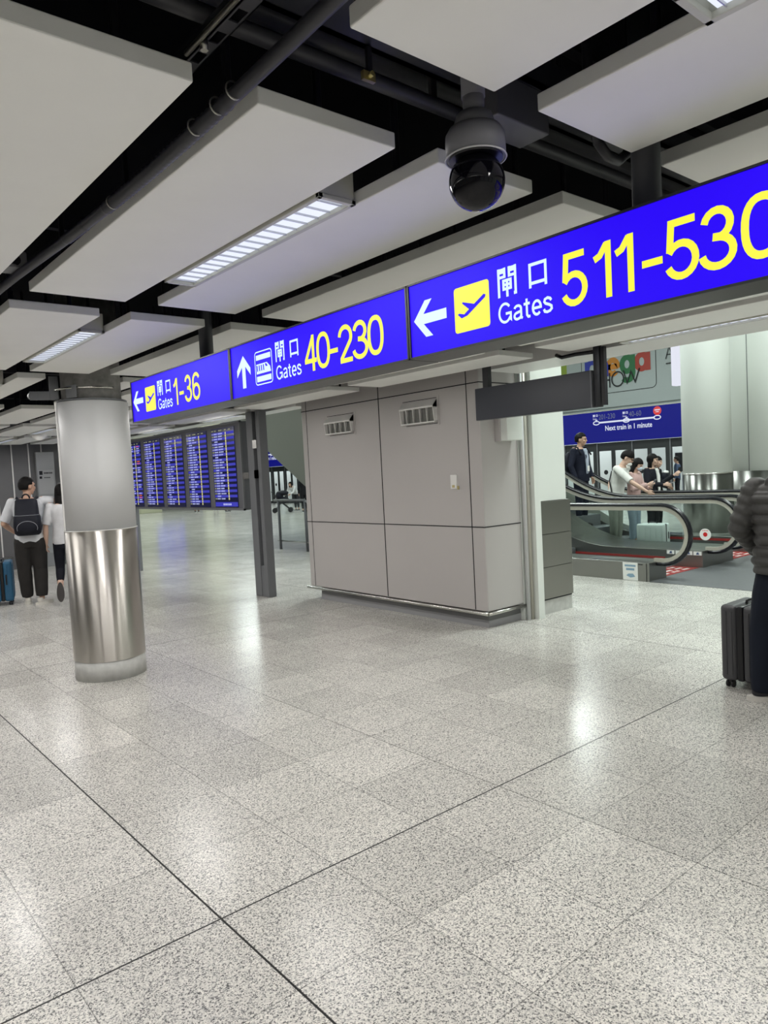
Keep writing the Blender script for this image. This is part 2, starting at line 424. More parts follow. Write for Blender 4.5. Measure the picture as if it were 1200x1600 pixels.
# ------------------------------------------------------------------ ceiling panels and lamps
CL0, CW, CP = .967, .441, .6074
CR0, CQ, CLEN = -.848, 2.3934, 2.0307
HC = 2.5
def panel_mesh(w_, l_, nm='ceiling_panel'):
    b = MB(); b.box(0, w_, 0, l_, 0, .0448)
    b.cur = 1
    for x in (.06, w_-.08):
        for y in (.25, l_-.3): b.box(x, x+.02, y, y+.02, .0448, .75)
    return b
rown = ['nearest row to the camera', 'second row from the camera', 'third row from the camera', 'fourth row from the camera', 'fifth row from the camera', 'sixth row from the camera', 'row touching the dark left wall']
coln = ['leftmost file', 'second file from the left', 'third file from the left', 'fourth file from the left', 'fifth file from the left', 'sixth file from the left', 'seventh file from the left', 'eighth file from the left']
special = {(0, 0): 'white ceiling panel at top centre, its corner just over the dome camera', (0, 1): 'large white ceiling panel filling the top left corner of the photo',
 (1, 1): 'big white ceiling panel left of the nearest long lamp, with the black conduit along it', (2, 1): 'white ceiling panel right of the nearest long lamp and below the dome camera',
 (2, 0): 'white ceiling panel at top right, right of the dome camera', (2, 3): 'white ceiling panel ending against the round column top'}
base_panel = None
for m_ in range(-2, 7):
    for k in range(-4, 7):
        if k < -2 and m_ > 1: continue
        x0 = CL0+k*CP; y0 = CR0+m_*CQ; wd = CW
        ln = CLEN if y0+CLEN < 16.1 else 16.1-y0
        if (k, m_) == (1, 3): wd = .215
        if (k, m_) == (2, 3): x0 += .24; wd = CW-.24
        if wd == CW and ln == CLEN:
            if base_panel is None:
                o = panel_mesh(CW, CLEN).build('hanging_panel', [M['panel'], M['blackmetal']], None, world=True, bevel=.004); base_panel = o
            else: o = base_panel.copy(); COL.objects.link(o)
        else: o = panel_mesh(wd, ln).build('hanging_panel', [M['panel'], M['blackmetal']], None, world=True, bevel=.004)
        o.location = (x0, y0, HC)
        ci = k+1
        if m_ < 0 or k < -1:
            lab = 'white hanging ceiling panel overhead behind or left of the camera'
        else:
            lab = special.get((k+1, m_)) or f'white ceiling panel, {rown[m_]}, {coln[ci]}'
        tag(o, lab, 'ceiling panel', 'white hanging ceiling panels')

def lamp_proto():
    t = thing('strip_lamp', '', 'lamp', (0, 0, 0), 0, 'recessed louvred ceiling lamps')
    b = MB(); W, L = .152, 1.20; f_ = .018
    b.box(0, f_, 0, L, -.004, .012); b.box(W-f_, W, 0, L, -.004, .012); b.box(0, W, 0, f_, -.004, .012); b.box(0, W, L-f_, L, -.004, .012)
    b.build('lamp_frame', M['lampframe'], t, bevel=.002)
    b = MB(); b.box(.004, W-.004, .004, L-.004, .075, .11)
    b.box(.004, .008, .004, L-.004, .01, .08); b.box(W-.008, W-.004, .004, L-.004, .01, .08); b.box(.004, W-.004, .004, .008, .01, .08); b.box(.004, W-.004, L-.008, L-.004, .01, .08)
    b.build('housing', M['lampframe'], t)
    b = MB(); b.poly([(f_, .03, .012), (W-f_, .03, .012), (W-f_, L-.03, .012), (f_, L-.03, .012)])
    b.build('reflector', M['lampface'], t)
    b = MB(); out = [(f_, .03, .003)]
    for i in range(17):
        y = .05+i*(L-.1)/16; out += [(f_+.003, y-.0014, .003), (W-f_-.003, y-.0014, .003), (W-f_-.003, y+.0014, .003), (f_+.003, y+.0014, .003)]
    out += [(f_+.003, L-.03, .003), (f_, L-.03, .003)]
    b.prism(out, (0, 0, .007))
    b.build('louvre', M['louvre'], t)
    return t
lp = None
lampsites = [(x, m_) for x in (1.491, 3.313, 5.135) for m_ in range(-2, 7)] + [(-.331, m_) for m_ in range(-2, 6)] + [(-2.153, m_) for m_ in range(-2, 2)]
nm = {(1.491, 1): 'long louvred lamp directly under the dome camera, the nearest one seen whole', (1.491, 0): 'louvred lamp cut off by the top right edge of the photo',
 (1.491, 2): 'louvred lamp between the panels just above the round column', (5.135, 1): 'thin bright lamp strip in the ceiling under the gates 511-530 sign',
 (3.313, 6): 'lit lamp strip at the far left edge, farthest in the ceiling', (3.313, 5): 'lit lamp strip just left of the round column, above the smoke detector',
 (5.135, 4): 'bright lamp above the right screens of the flight board', (5.135, 5): 'bright lamp above the left screens of the flight board'}
for (x, m_) in lampsites:
    if (x > 5 and m_ in (2, 3)) or (x > 3 and m_ in (-1, 0)): continue
    if lp is None: lp = lamp_proto(); t = lp
    else: t = copy_tree(lp)
    t.location = (x-.076, 1.93+(m_-1)*CQ, HC-.004)
    t['label'] = nm.get((x, m_), 'louvred ceiling lamp hidden from the photo by panels, signs or frame edge')
    l = area('lamp_light', (.076, .6, -.012), .10, 1.05, LAMP_W, LAMP_COL, (0, 0, 0), t, PI)

# ------------------------------------------------------------------ ceiling void fittings
def conduit():
    pts = []; rad = []
    y = -1.0
    while y < 15.9:
        bend = .03*math.sin(y*2.1); corr = (1.55 < y < 2.35) or (2.55 < y < 2.75)
        pts.append((.888+.012*math.sin(y*1.3), y, 2.507+.022*math.sin(y*1.7+1))); rad.append(.0175+(.003 if corr and int(y/.0125) % 2 else 0)); y += .0125
    return pts, rad
t = thing('flexible_conduit', 'thick black flexible conduit running beside the top left ceiling panels', 'conduit', (.888, 2, 2.5))
p_, r_ = conduit(); MB().tube(p_, r_, 14).build('hose', M['conduit'], t, world=True)
b = MB()
for y in (1.52, 1.60, 1.72, 2.30): b.tube([(.888+.020*math.cos(a), y, 2.507+.022*math.sin(y*1.7+1)+.020*math.sin(a)) for a in [i*PI/8 for i in range(17)]], .0022, 6)
b.build('clamp_ring', M['galv'], t, world=True)
for (yy, zz, rr_, lab) in ((1.60, 2.70, .022, 'dark grey pipe crossing the gap behind the dome camera, lower one'), (1.70, 2.84, .035, 'dark grey pipe crossing the gap behind the dome camera, upper one')):
    t = thing('ceiling_pipe', lab, 'pipe', (1.8, yy, zz)); t.name = 'pipe_run'
    MB().cyl((-2, yy, zz), (5.0, yy, zz), rr_, n=16).build('pipe', mat('pipe_grey', (.05, .05, .056), .4), t, world=True)
    for xx in (.2, 1.62, 2.9, 4.2): MB().box(xx-.012, xx+.012, yy-.006, yy+.006, zz, 3.25).build('pipe_hanger', M['galv'], t, world=True)
t = thing('slotted_channel', 'dark slotted metal channel in the gap at the top left', 'channel', (.85, 1.4, 2.6))
b = MB()
x0, x1, z0_ = .865, .905, 2.64
yy = -.6
while yy < 2.2:
    b.box(x0, x0+.008, yy, yy+.1, z0_, z0_+.004); b.box(x1-.008, x1, yy, yy+.1, z0_, z0_+.004); b.box(x0+.008, x1-.008, yy, yy+.05, z0_, z0_+.004); yy += .1
b.box(x0, x0+.003, -.6, 2.2, z0_, z0_+.04); b.box(x1-.003, x1, -.6, 2.2, z0_, z0_+.04)
b.build('channel', mat('channel_grey', (.08, .08, .09), .4, .6), t, world=True)
MB().cyl((.845, -.6, 2.63), (.845, 1.66, 2.63), .007, n=10).build('threaded_rod', mat('rod_steel', (.75, .72, .6), .3, 1.0), t, world=True)
MB().cyl((.862, 1.60, 2.615), (.862, 1.60, 2.65), .010, n=6).build('nut', M['galv'], t, world=True)
t = thing('cable_tray', 'black cable tray crossing the dark gap behind the dome camera', 'cable tray', (1.6, 1.6, 2.75))
b = MB(); b.box(-1.5, 5.0, 1.50, 1.52, 2.72, 2.80); b.box(-1.5, 5.0, 1.36, 1.38, 2.72, 2.80); b.box(-1.5, 5, 1.36, 1.52, 2.72, 2.725)
b.build('tray', mat('tray_black', (.03, .031, .036), .4), t, world=True)
b = MB()
for i, (yy, zz, r) in enumerate(((1.40, 2.745, .014), (1.435, 2.75, .016), (1.475, 2.745, .014))): b.cyl((-1.5, yy, zz), (5.0, yy, zz), r, n=10)
b.build('cables', M['conduit'], t, world=True)
b = MB()
for k in range(5): b.box(1.15+k*.035, 1.165+k*.035, 1.24, 1.5, 2.92, 3.0)
o = b.build('orange_bracket', mat('rust_orange', (.25, .06, .02), .6), None); tag(o, 'rusty orange slatted bracket in the dark gap left of the dome camera', 'bracket')
o = MB().tube([(2.0, 1.31, 3.25), (2.0, 1.31, 2.72), (2.01, 1.31, 2.65), (2.05, 1.315, 2.59), (2.11, 1.32, 2.562), (2.17, 1.32, 2.562), (2.23, 1.325, 2.60), (2.27, 1.33, 2.66), (2.28, 1.33, 2.74), (2.28, 1.33, 3.25)], .016, 12).build('cable_loop', M['conduit'], None)
tag(o, 'black cable loop drooping right of the dome camera', 'cable')
t = thing('bracket_clip', 'small yellow metal clip shining in the dark gap left of the dome camera', 'clip', (1.29, 1.5, 2.63))
b = MB(); b.box(1.27, 1.31, 1.503, 1.515, 2.632, 2.655); b.cyl((1.29, 1.49, 2.645), (1.29, 1.515, 2.645), .007, n=10); b.build('clip', M['brass'], t, world=True)
MB().box(1.285, 1.30, 1.502, 1.512, 2.655, 2.74).build('stem', M['blackmetal'], t, world=True)
b = MB(); b.box(1.66, 1.9, 1.385, 1.50, 2.60, 2.72)
o = b.build('junction_box', mat('jb_grey', (.10, .10, .11), .5), None, bevel=.004); tag(o, 'dark grey metal box in the gap right of the dome camera', 'junction box')
b = MB()
for m_ in range(0, 6):
    y = CR0+m_*CQ+CLEN+.18
    b.box(-2, 5.1, y-.02, y+.02, 2.86, 2.94)
o = b.build('carrier_beams', M['blackmetal'], None); tag(o, 'black carrier beams in the ceiling void above the cross gaps', 'beam', kind='structure'); o.name = 'trim_6'
t = thing('sprinkler_camera', 'small grey bracket box on the conduit at the left edge', 'bracket', (.88, 3.45, 2.55)); t.name = 'conduit_box'
MB().box(.80, .90, 3.32, 3.44, 2.53, 2.60).build('case', mat('cb', (.16, .16, .17), .5), t, world=True, bevel=.006)
MB().cyl((.85, 3.30, 2.555), (.85, 3.33, 2.555), .02, n=12).build('lens', M['black'], t, world=True)

# ------------------------------------------------------------------ dome camera
t = thing('security_camera', 'grey dome security camera with smoked black ball hanging from the ceiling', 'security camera', (1.475, 1.31, 2.27))
c = (1.475, 1.31, 0)
MB().lathe(c, [(.031, 2.56), (.031, 3.25)], 24).build('mount_pipe', M['cam_grey'], t, world=True)
MB().lathe(c, [(.028, 2.515), (.0285, 2.585)], 24).build('neck', M['cam_grey'], t, world=True)
MB().lathe(c, [(.052, 2.475), (.052, 2.497), (.046, 2.515), (.030, 2.522)], 32).build('collar', M['cam_grey'], t, world=True)
MB().lathe(c, [(.079, 2.405), (.078, 2.45), (.077, 2.463), (.068, 2.478), (.05, 2.484)], 40).build('housing', M['cam_grey'], t, world=True)
MB().tube([(c[0]+.079*math.cos(a), c[1]+.079*math.sin(a), 2.404) for a in [2*PI*k/48 for k in range(49)]], .0025, 6).build('rim', M['cam_rim'], t, world=True)
MB().lathe(c, [(.070, 2.400), (.074, 2.412)], 32).build('inner_ring', M['black'], t, world=True)
b = MB(); prof = [(.0735*math.sin(a), 2.345-.0735*math.cos(a)) for a in [PI*k/28 for k in range(1, 25)]]
b.lathe(c, [(.002, 2.2716)]+prof, 48).build('dome', M['dome'], t, world=True)

# ------------------------------------------------------------------ main gate signs
SA = Vv(math.sin(-.0119), -math.cos(-.0119), 0); SN = Vv(-math.cos(.0119), math.sin(.0119)*-1, 0); SUP = Vv(0, 0, 1)
SN = SUP.cross(SA)*-1
if SN.x > 0: SN = -SN
SO = Vv(2.0, 5.0943, 2.0335); SW, SH, SD = 1.4807, .2884, .16
ARL = [(.033, .143), (.098, .212), (.137, .212), (.088, .162), (.213, .162), (.213, .124), (.088, .124), (.137, .074), (.098, .074)]
ARU = [(.148, .222), (.221, .15), (.221, .112), (.167, .163), (.167, .05), (.131, .05), (.131, .163), (.075, .112), (.075, .15)]
PLANE = [(.1, .41), (.21, .31), (.38, .34), (.89, .63), (.91, .68), (.86, .71), (.58, .555), (.25, .66), (.24, .63), (.43, .47), (.29, .385), (.14, .43)]
def gate_sign(i, nums, kind, label, posts):
    o = SO+SA*(SW*i)
    t = thing('gate_sign', label, 'sign', tuple(o+SA*SW/2-SN*SD/2), 0, None)
    def bxs(name, u0, u1, n0, n1, v0, v1, m, bev=.002):
        b = MB(); pts = [o+SA*u+SUP*v-SN*n for v in (v0, v1) for u, n in ((u0, n0), (u1, n0), (u1, n1), (u0, n1))]
        b.v += pts
        for q in ((3, 2, 1, 0), (4, 5, 6, 7), (0, 1, 5, 4), (1, 2, 6, 5), (2, 3, 7, 6), (3, 0, 4, 7)): b.face(q)
        return b.build(name, m, t, world=True, bevel=bev)
    bxs('case', .004, SW-.004, .004, SD, 0, SH, M['sign_case'])
    fr = .007
    b = MB()
    for (u0, u1, v0, v1) in ((.002, SW-.002, 0, fr), (.002, SW-.002, SH-fr, SH), (.002, .002+fr*1.3, 0, SH), (SW-.002-fr*1.3, SW-.002, 0, SH)):
        pts = [o+SA*u+SUP*v-SN*n for n in (-.003, .006) for u, v in ((u0, v0), (u1, v0), (u1, v1), (u0, v1))]
        k = len(b.v); b.v += pts
        for q in ((3, 2, 1, 0), (4, 5, 6, 7), (0, 1, 5, 4), (1, 2, 6, 5), (2, 3, 7, 6), (3, 0, 4, 7)): b.face([k+z for z in q])
    b.build('trim_frame', M['sign_trim'], t, world=True)
    pl = Plane2(o, SA, SUP, SN, -.0025); pl.rect(fr, SW-fr, fr, SH-fr); pl.build('lit_panel', M['blue'], t)
    P = lambda off=-.001: Plane2(o, SA, SUP, SN, off)
    pl = P(); pl.poly(ARU if kind == 'train' else ARL); pl.build('arrow', M['cyanwhite'], t)
    if kind == 'train':
        pl = P(); a0, a1, b0, b1 = .272, .441, .05, .217
        pl.stroke(rr(a0, a1, b0, b1, .018, 4), .006, True)
        pl.rect(a0+.012, a1-.012, b1-.042, b1-.016); pl.rect(a0+.012, a1-.012, b0+.014, b0+.042)
        pl.poly([(a0+.012, b0+.055), (a1-.012, b0+.055), (a1-.02, b0+.082), (a1-.05, b0+.105), (a0+.012, b0+.105)])
        pl.build('train_icon', M['cyanwhite'], t)
        pl = P(.0005)
        for q in range(4): pl.poly([(a0+.02+q*.021, b0+.068), (a0+.03+q*.021, b0+.068), (a0+.027+q*.021, b0+.098), (a0+.017+q*.021, b0+.098)])
        pl.poly([(a1-.06, b0+.085), (a1-.04, b0+.085), (a1-.055, b0+.1), (a1-.068, b0+.1)])
        pl.build('train_windows', M['blue'], t)
        k0 = .478
    else:
        pl = P(); a0, a1, b0, b1 = .255, .426, .056, .218
        pl.poly(rr(a0, a1, b0, b1, .012, 4)); pl.build('airplane_icon', M['yellow'], t)
        pl = P(.0005); pl.poly([(a0+(a1-a0)*x, b0+(b1-b0)*y) for x, y in PLANE]); pl.build('airplane', M['blue'], t)
        k0 = .466
    pl = P(); kanji_gate(pl, k0, .140, .084, .097, .0105); kanji_mouth(pl, k0+.135, .143, .074, .08, .0105); pl.build('chinese_characters', M['cyanwhite'], t)
    pl = P(); gates_word(pl, k0-.003, .050, .071, 1.21, .0088); pl.build('gates_lettering', M['cyanwhite'], t)
    pl = P(); v0, h = .052, .166
    for ch, u, w_ in nums: glyph(pl, ch, u, v0, w_, h, .0205)
    pl.build('gate_numbers', M['yellow'], t)
    for py in posts:
        u = (SO.y-py)/-SA.y-SW*i
        q = o+SA*u-SN*(.118)
        MB().cyl((q.x, q.y, 2.0335+SH-.01), (q.x, q.y, 3.25), .042, n=24).build('hanging_post', M['pole'], t, world=True)
    return t
gate_sign(0, [('1', .708, .10), ('-', .797, .095), ('3', .882, .10), ('6', .992, .104)], 'plane', 'lit blue gate sign reading 1-36 with left arrow, the leftmost', [4.12])
gate_sign(1, [('4', .735, .105), ('0', .835, .112), ('-', .935, .095), ('2', 1.008, .108), ('3', 1.112, .112), ('0', 1.217, .110)], 'train', 'lit blue gate sign reading 40-230 with upward arrow and train symbol', [])
gate_sign(2, [('5', .728, .098), ('1', .838, .10), ('1', .912, .10), ('-', 1.003, .095), ('5', 1.078, .10), ('3', 1.178, .102), ('0', 1.287, .11)], 'plane', 'lit blue gate sign reading 511-530 with left arrow, largest at right', [1.17])

# blank dark sign
t = thing('blank_sign', 'unlit dark blank sign hanging beside the kiosk corner', 'sign', (5.12, 4.0, 2.03))
MB().box(5.08, 5.16, 3.40, 4.65, 2.03, 2.325).build('panel', M['blank_sign'], t, world=True, bevel=.006)
MB().box(5.10, 5.15, 4.50, 4.565, 2.32, 2.62).build('hanging_post', M['pole'], t, world=True)
MB().cyl((5.12, 3.355, 2.03), (5.12, 3.355, 2.7), .034, n=20).build('round_post', M['pole'], t, world=True)
MB().box(5.10, 5.14, 3.285, 3.315, 2.04, 2.5).build('side_plate', M['black'], t, world=True)
MB().box(5.078, 5.162, 3.395, 3.405, 2.03, 2.325).build('end_cap', M['grey_frame'], t, world=True)
b = MB(); b.tube([(5.12, 3.34, 2.47), (5.10, 3.55, 2.475), (5.10, 3.68, 2.47), (5.12, 3.75, 2.5)], .016, 8)
o = b.build('cable_sleeve', M['rubber'], None); tag(o, 'black cable sleeve by the top of the blank sign post', 'cable')

# ------------------------------------------------------------------ round column
cx, cy = 2.12, 6.26
t = thing('round_column', 'round white column with brushed steel skirt under the leftmost gate sign', 'column', (cx, cy, 0))
MB().lathe((cx, cy, 0), [(.286, 0), (.286, .17)], 72).build('base', M['base_white'], t, world=True)
b = MB(); b.lathe((cx, cy, 0), [(.290, .163), (.290, 1.243), (.284, 1.245)], 96, cap=False); b.build('steel_skirt', M['steel'], t, world=True)
b = MB(); b.lathe((cx, cy, 0), [(.286, 1.235), (.286, 2.295), (.27, 2.30)], 96); b.build('shaft', M['white_paint'], t, world=True)
MB().tube([(cx+.2905*math.cos(a), cy+.2905*math.sin(a), 1.244) for a in [2*PI*k/72 for k in range(73)]], .0035, 6).build('skirt_rim', M['white'], t, world=True)
a_ = math.atan2(-cy, -cx)-1.28
b = MB(); p0 = Vv(cx+.288*math.cos(a_), cy+.288*math.sin(a_), 0); b.box(p0.x-.007, p0.x+.007, p0.y-.007, p0.y+.007, 1.25, 2.3); b.build('seam', M['panel_edge'], t, world=True)
MB().lathe((cx, cy, 0), [(.235, 2.29), (.235, 3.25)], 64).build('neck', M['concrete'], t, world=True)
# bracket ring
MB().tube([(cx+.282*math.cos(a), cy+.282*math.sin(a), 2.40) for a in [PI*.98+PI*.62*k/30 for k in range(31)]], .009, 8).build('ring_rod', M['rail_steel'], t, world=True)
MB().lathe((cx, cy, 0), [(.275, 2.30), (.278, 2.305), (.278, 2.315), (.24, 2.32)], 64).build('cap', M['grey_post'], t, world=True)
b = MB()
L0 = Vv(-.953, .302, 0)  # leftwards along the column side
q = Vv(cx, cy, 0)+L0*.27
def slab(b, p, d, ln, th, z0, z1, n=None):
    nn = Vv(-d.y, d.x, 0)*th/2; pts = [p-nn, p+d*ln-nn, p+d*ln+nn, p+nn]
    b.prism([(v.x, v.y, z0) for v in pts], (0, 0, z1-z0))
slab(b, q-L0*.02, L0, .07, .05, 2.33, 2.52)
slab(b, q+L0*.03, L0, .17, .03, 2.33, 2.40)
b.build('bracket', M['grey_post'], t, world=True, bevel=.004)
MB().cyl(tuple(q+L0*.18+Vv(0, -.03, 2.365)), tuple(q+L0*.18+Vv(0, .03, 2.365)), .03, n=16).build('pivot', M['grey_post'], t, world=True)
b = MB(); slab(b, Vv(cx, cy, 0)+Vv(-.80, -.42, 0)*.30, Vv(.35, -.9, 0).normalized(), .12, .006, 2.32, 2.42); b.build('plate', M['grey_post'], t, world=True)

# ------------------------------------------------------------------ white kiosk
t = thing('kiosk', 'white panelled kiosk block with two slotted vents near the centre', 'kiosk', (5.58, 6.3, 0))
b = MB(); b.box(5.30, 5.85, 4.80, 7.87, .17, 3.4); b.build('body', M['kiosk'], t, world=True, bevel=.012)
b = MB(); J = .006
def jv(y, z0=.18, z1=2.9, w_=J): b.box(5.2975, 5.302, y-w_, y+w_, z0, z1)
jv(6.315); jv(4.965, w_=.005); jv(7.76, w_=.0035)
for z_ in (1.008, 2.42): b.box(5.2975, 5.302, 4.80, 7.87, z_-.005, z_+.005); b.box(5.30, 5.85, 4.7975, 4.802, z_-.005, z_+.005)
b.build('panel_joints', M['joint'], t, world=True)
b = MB(); b.box(5.36, 5.85, 4.85, 7.72, 0, .15); b.build('plinth', M['grey_plinth'], t, world=True)
b = MB(); b.box(5.355, 5.36, 4.848, 7.72, 0, .07); b.box(5.355, 5.85, 4.845, 4.85, 0, .07); b.build('skirting', mat('skirting_grey', (.30, .30, .31), .5), t, world=True)
b = MB(); b.tube([(5.29, 7.93, .15), (5.29, 4.79, .15)], .017, 12); b.tube([(5.29, 4.79, .15), (5.87, 4.79, .15)], .017, 12); b.box(5.285, 5.36, 4.79, 7.9, .135, .15)
b.build('bumper_rail', M['rail_steel'], t, world=True)
def vent(y0, y1, z0, z1):
    v = MB().box(5.296, 5.302, y0-.03, y1+.03, z0-.03, z1+.03).build('air_vent', M['kiosk'], t, world=True); v['label'] = 'slotted grey air vent'
    b = MB(); xo = 5.235
    # hood: top slope, sides, lip
    b.prism([(5.30, y0, z1), (xo, y0, z1-.07), (xo, y0, z1-.085), (5.30, y0, z1-.085)], (0, y1-y0, 0))
    b.prism([(5.30, y0, z1), (xo, y0, z1-.07), (xo+.02, y0, z0+.01), (5.30, y0, z0)], (0, .008, 0))
    b.prism([(5.30, y1-.008, z1), (xo, y1-.008, z1-.07), (xo+.02, y1-.008, z0+.01), (5.30, y1-.008, z0)], (0, .008, 0))
    b.box(xo+.015, 5.30, y0, y1, z0, z0+.012)
    n = 5
    for k in range(1, n):
        y = y0+(y1-y0)*k/n
        b.prism([(xo+.005, y, z1-.08), (5.298, y+.02, z1-.08), (5.298, y+.026, z0+.01), (xo+.022, y+.006, z0+.01)], (0, .007, 0))
    b.build('vent_hood', M['panel_edge'], v, world=True)
    MB().box(5.293, 5.297, y0+.01, y1-.01, z0+.01, z1-.08).build('vent_slot', mat('vent_dark', (.22, .22, .21), .6), v, world=True)
    b = MB(); b.box(5.293, 5.297, y0, y1, z1+.006, z1+.012); b.box(5.293, 5.297, y0+.0, y1-.04, z0-.016, z0-.011); b.build('vent_gap', M['joint'], v, world=True)
vent(6.78, 7.30, 2.085, 2.30); vent(5.38, 5.90, 2.085, 2.325)
b = MB(); b.box(5.285, 5.302, 5.14, 5.225, 1.39, 1.535); k = b.build('control_box', M['panel_edge'], t, world=True, bevel=.004)
b = MB(); b.box(5.282, 5.286, 5.165, 5.20, 1.405, 1.43); b.box(5.282, 5.3, 5.118, 5.13, 1.385, 1.42); b.build('label_sticker', mat('ochre', (.5, .42, .2), .5), k, world=True)
t = thing('wall_box', 'small pale box fixed on the narrow kiosk side below the blank sign', 'wall box', (5.62, 4.75, 1.84))
MB().box(5.53, 5.76, 4.66, 4.80, 1.845, 2.12).build('case', M['white_wall'], t, world=True, bevel=.008)
MB().box(5.505, 5.53, 4.74, 4.80, 1.84, 2.12).build('back_plate', M['kiosk'], t, world=True)
t = thing('pipe_pair', 'two vertical pale pipes between the kiosk and the white wall', 'pipe', (5.9, 4.75, 0))
MB().cyl((5.878, 4.765, 0), (5.878, 4.765, 2.9), .021, n=16).build('pipe', M['white_paint'], t, world=True)
MB().cyl((5.934, 4.77, 0), (5.934, 4.77, 2.9), .026, n=16).build('pipe', M['cream_trim'], t, world=True)
MB().box(5.93, 5.96, 4.745, 4.79, 1.39, 1.42).build('clip', M['rail_steel'], t, world=True, bevel=.004)
b = MB(); b.box(5.965, 6.06, 4.70, 7.9, 0, 3.4); b.box(6.05, 6.63, 4.80, 7.9, 1.205, 3.4)
b.box(5.85, 5.97, 4.80, 7.87, 0, 3.4)
o = struct('wall_pier', b, M['white_wall'], 'bright white pier wall right of the kiosk, above steel cladding', 'wall'); 
t = thing('steel_cladding', 'three stacked dark steel cladding panels at the foot of the white pier', 'cladding', (6.35, 4.8, 0))
for z0, z1 in ((.165, .50), (.505, .85), (.855, 1.20)): MB().box(6.062, 6.67, 4.775, 7.0, z0, z1).build('cladding_panel', M['steel_dark'], t, world=True, bevel=.002)
MB().box(6.062, 6.66, 4.79, 7.0, 0, .165).build('base', M['base_white'], t, world=True)
MB().box(6.062, 6.655, 4.785, 7.0, .15, 1.19).build('backing', M['joint'], t, world=True)

# ------------------------------------------------------------------ flight display board
def seg_text(pl, u, v, w_, h, dens=.8):
    x = u
    while x < u+w_:
        l = random.uniform(.006, .016)
        pl.rect(x, min(x+l, u+w_), v, v+h); x += l+random.uniform(.002, .006)
t = thing('flight_display_board', 'wide grey flight information board of blue screens left of the kiosk', 'information board', (5.1, 11, 1.17))
MB().box(5.005, 5.14, 8.95, 15.1, 1.17, 2.40).build('frame', M['grey_frame'], t, world=True, bevel=.008)
b = MB(); b.box(4.985, 5.01, 8.93, 15.1, 1.165, 1.19); b.box(4.985, 5.01, 8.93, 8.955, 1.165, 2.405); b.box(4.985, 5.01, 8.93, 15.1, 2.385, 2.405); b.build('edge_trim', M['grey_post'], t, world=True)
U = Vv(0, -1, 0); NZ = Vv(-1, 0, 0)
for i in range(7):
    y1 = 9.80+i*.842; W_, z0, H_ = .685, 1.207, 1.138
    s = MB().box(4.998, 5.006, y1-W_, y1, z0, z0+H_).build('screen', M['screen'], t, world=True)
    o = Vv(4.998, y1, z0)
    rows = 28; rh = (H_-.09)/rows
    P = lambda off: Plane2(o, U, SUP, NZ, off)
    pl = P(.001)
    for r in range(rows):
        if r % 2 == 0 and not (i == 0 and r > rows-3): pl.rect(.01, W_-.01, H_-.06-(r+1)*rh, H_-.06-r*rh)
    if i == 0: pl.rect(.01, W_-.01, .012, .075)
    pl.build('blue_rows', M['screen_blue'], s)
    pt = P(.002); py_ = P(.002); pr_ = P(.002)
    for r in range(rows-(2 if i == 0 else 0)):
        v = H_-.06-(r+1)*rh+rh*.25; h = rh*.5
        if random.random() < .17: seg_text(pt, .09, v, random.uniform(.08, .13), h); continue
        seg_text(py_, .02, v, .05, h); seg_text(pt, .085, v, .10, h); seg_text(pt, .21, v, random.uniform(.06, .15), h)
        if i > 3 and random.random() < .8: seg_text(pr_ if random.random() < .3 else pt, .5, v, .12, h)
    if i == 0: seg_text(pt, .25, .03, .24, .025)
    for u_, l_ in ((.02, .05), (.10, .06), (.23, .1), (.405, .05), (.52, .06)): seg_text(py_, u_, H_-.04, l_, .016)
    pt.build('screen_text', M['screen_text'], s); py_.build('screen_numbers', mat('scr_olive', (0, 0, 0), .5, emit=(.35, .36, .2), es=.9) if i == 0 else bpy.data.materials['scr_olive'], s)
    if pr_.mb.v: pr_.build('red_text', M['screen_red'], s)
    pl = P(.003)
    for r in range(rows-(2 if i == 0 else 0)): pl.rect(.42, .452, H_-.06-(r+1)*rh+rh*.08, H_-.06-r*rh-rh*.08)
    pl.build('gate_column', M['screen_yellow'], s)
b = MB(); b.box(4.99, 5.11, 8.60, 8.76, 0, 2.499); b.box(4.99, 5.11, 8.42, 8.51, 0, 2.499); b.box(5.0, 5.10, 8.51, 8.60, 0, .42); b.box(5.09, 5.11, 8.51, 8.60, .42, 2.499)
b.build('support_post', M['grey_post'], t, world=True, bevel=.006)
b = MB(); b.box(5.07, 5.19, 13.22, 13.34, 0, 1.2); b.build('support_post', M['grey_post'], t, world=True, bevel=.006)
b = MB()
for z_ in (1.68, 1.62, 2.0): b.box(4.98, 5.06, 8.50, 8.60, z_ if z_ > 1.9 else 1.60, (z_ if z_ > 1.9 else 1.60)+.11)
b.box(4.99, 5.06, 8.76, 8.94, 1.60, 1.69); b.build('bracket', M['rail_steel'], t, world=True)

# ------------------------------------------------------------------ far left board, rail, detector
t = thing('notice_board', 'tall pale grey notice panel against the dark left wall', 'notice panel', (4.4, 16.1, 0))
MB().box(4.23, 4.58, 16.08, 16.18, 0, 2.37).build('board', mat('board_grey', (.36, .37, .38), .4), t, world=True, bevel=.005)
MB().box(4.20, 4.62, 16.02, 16.18, 0, .27).build('base', mat('board_base', (.30, .31, .32), .5), t, world=True, bevel=.005)
pl = Plane2((4.25, 16.078, 1.55), (1, 0, 0), (0, 0, 1), (0, -1, 0), .002); pl.rect(0, .30, -.05, .45); pl.build('notice_sheet', mat('sheet', (.45, .46, .47), .5), t)
pl = Plane2((4.27, 16.075, 1.9), (1, 0, 0), (0, 0, 1), (0, -1, 0), .002); pl.rect(0, .065, 0, .08); pl.rect(0, .05, -.08, -.03); seg_text(pl, .09, .02, .17, .03); seg_text(pl, .09, -.07, .12, .02); pl.build('notice_symbols', M['black'], t)
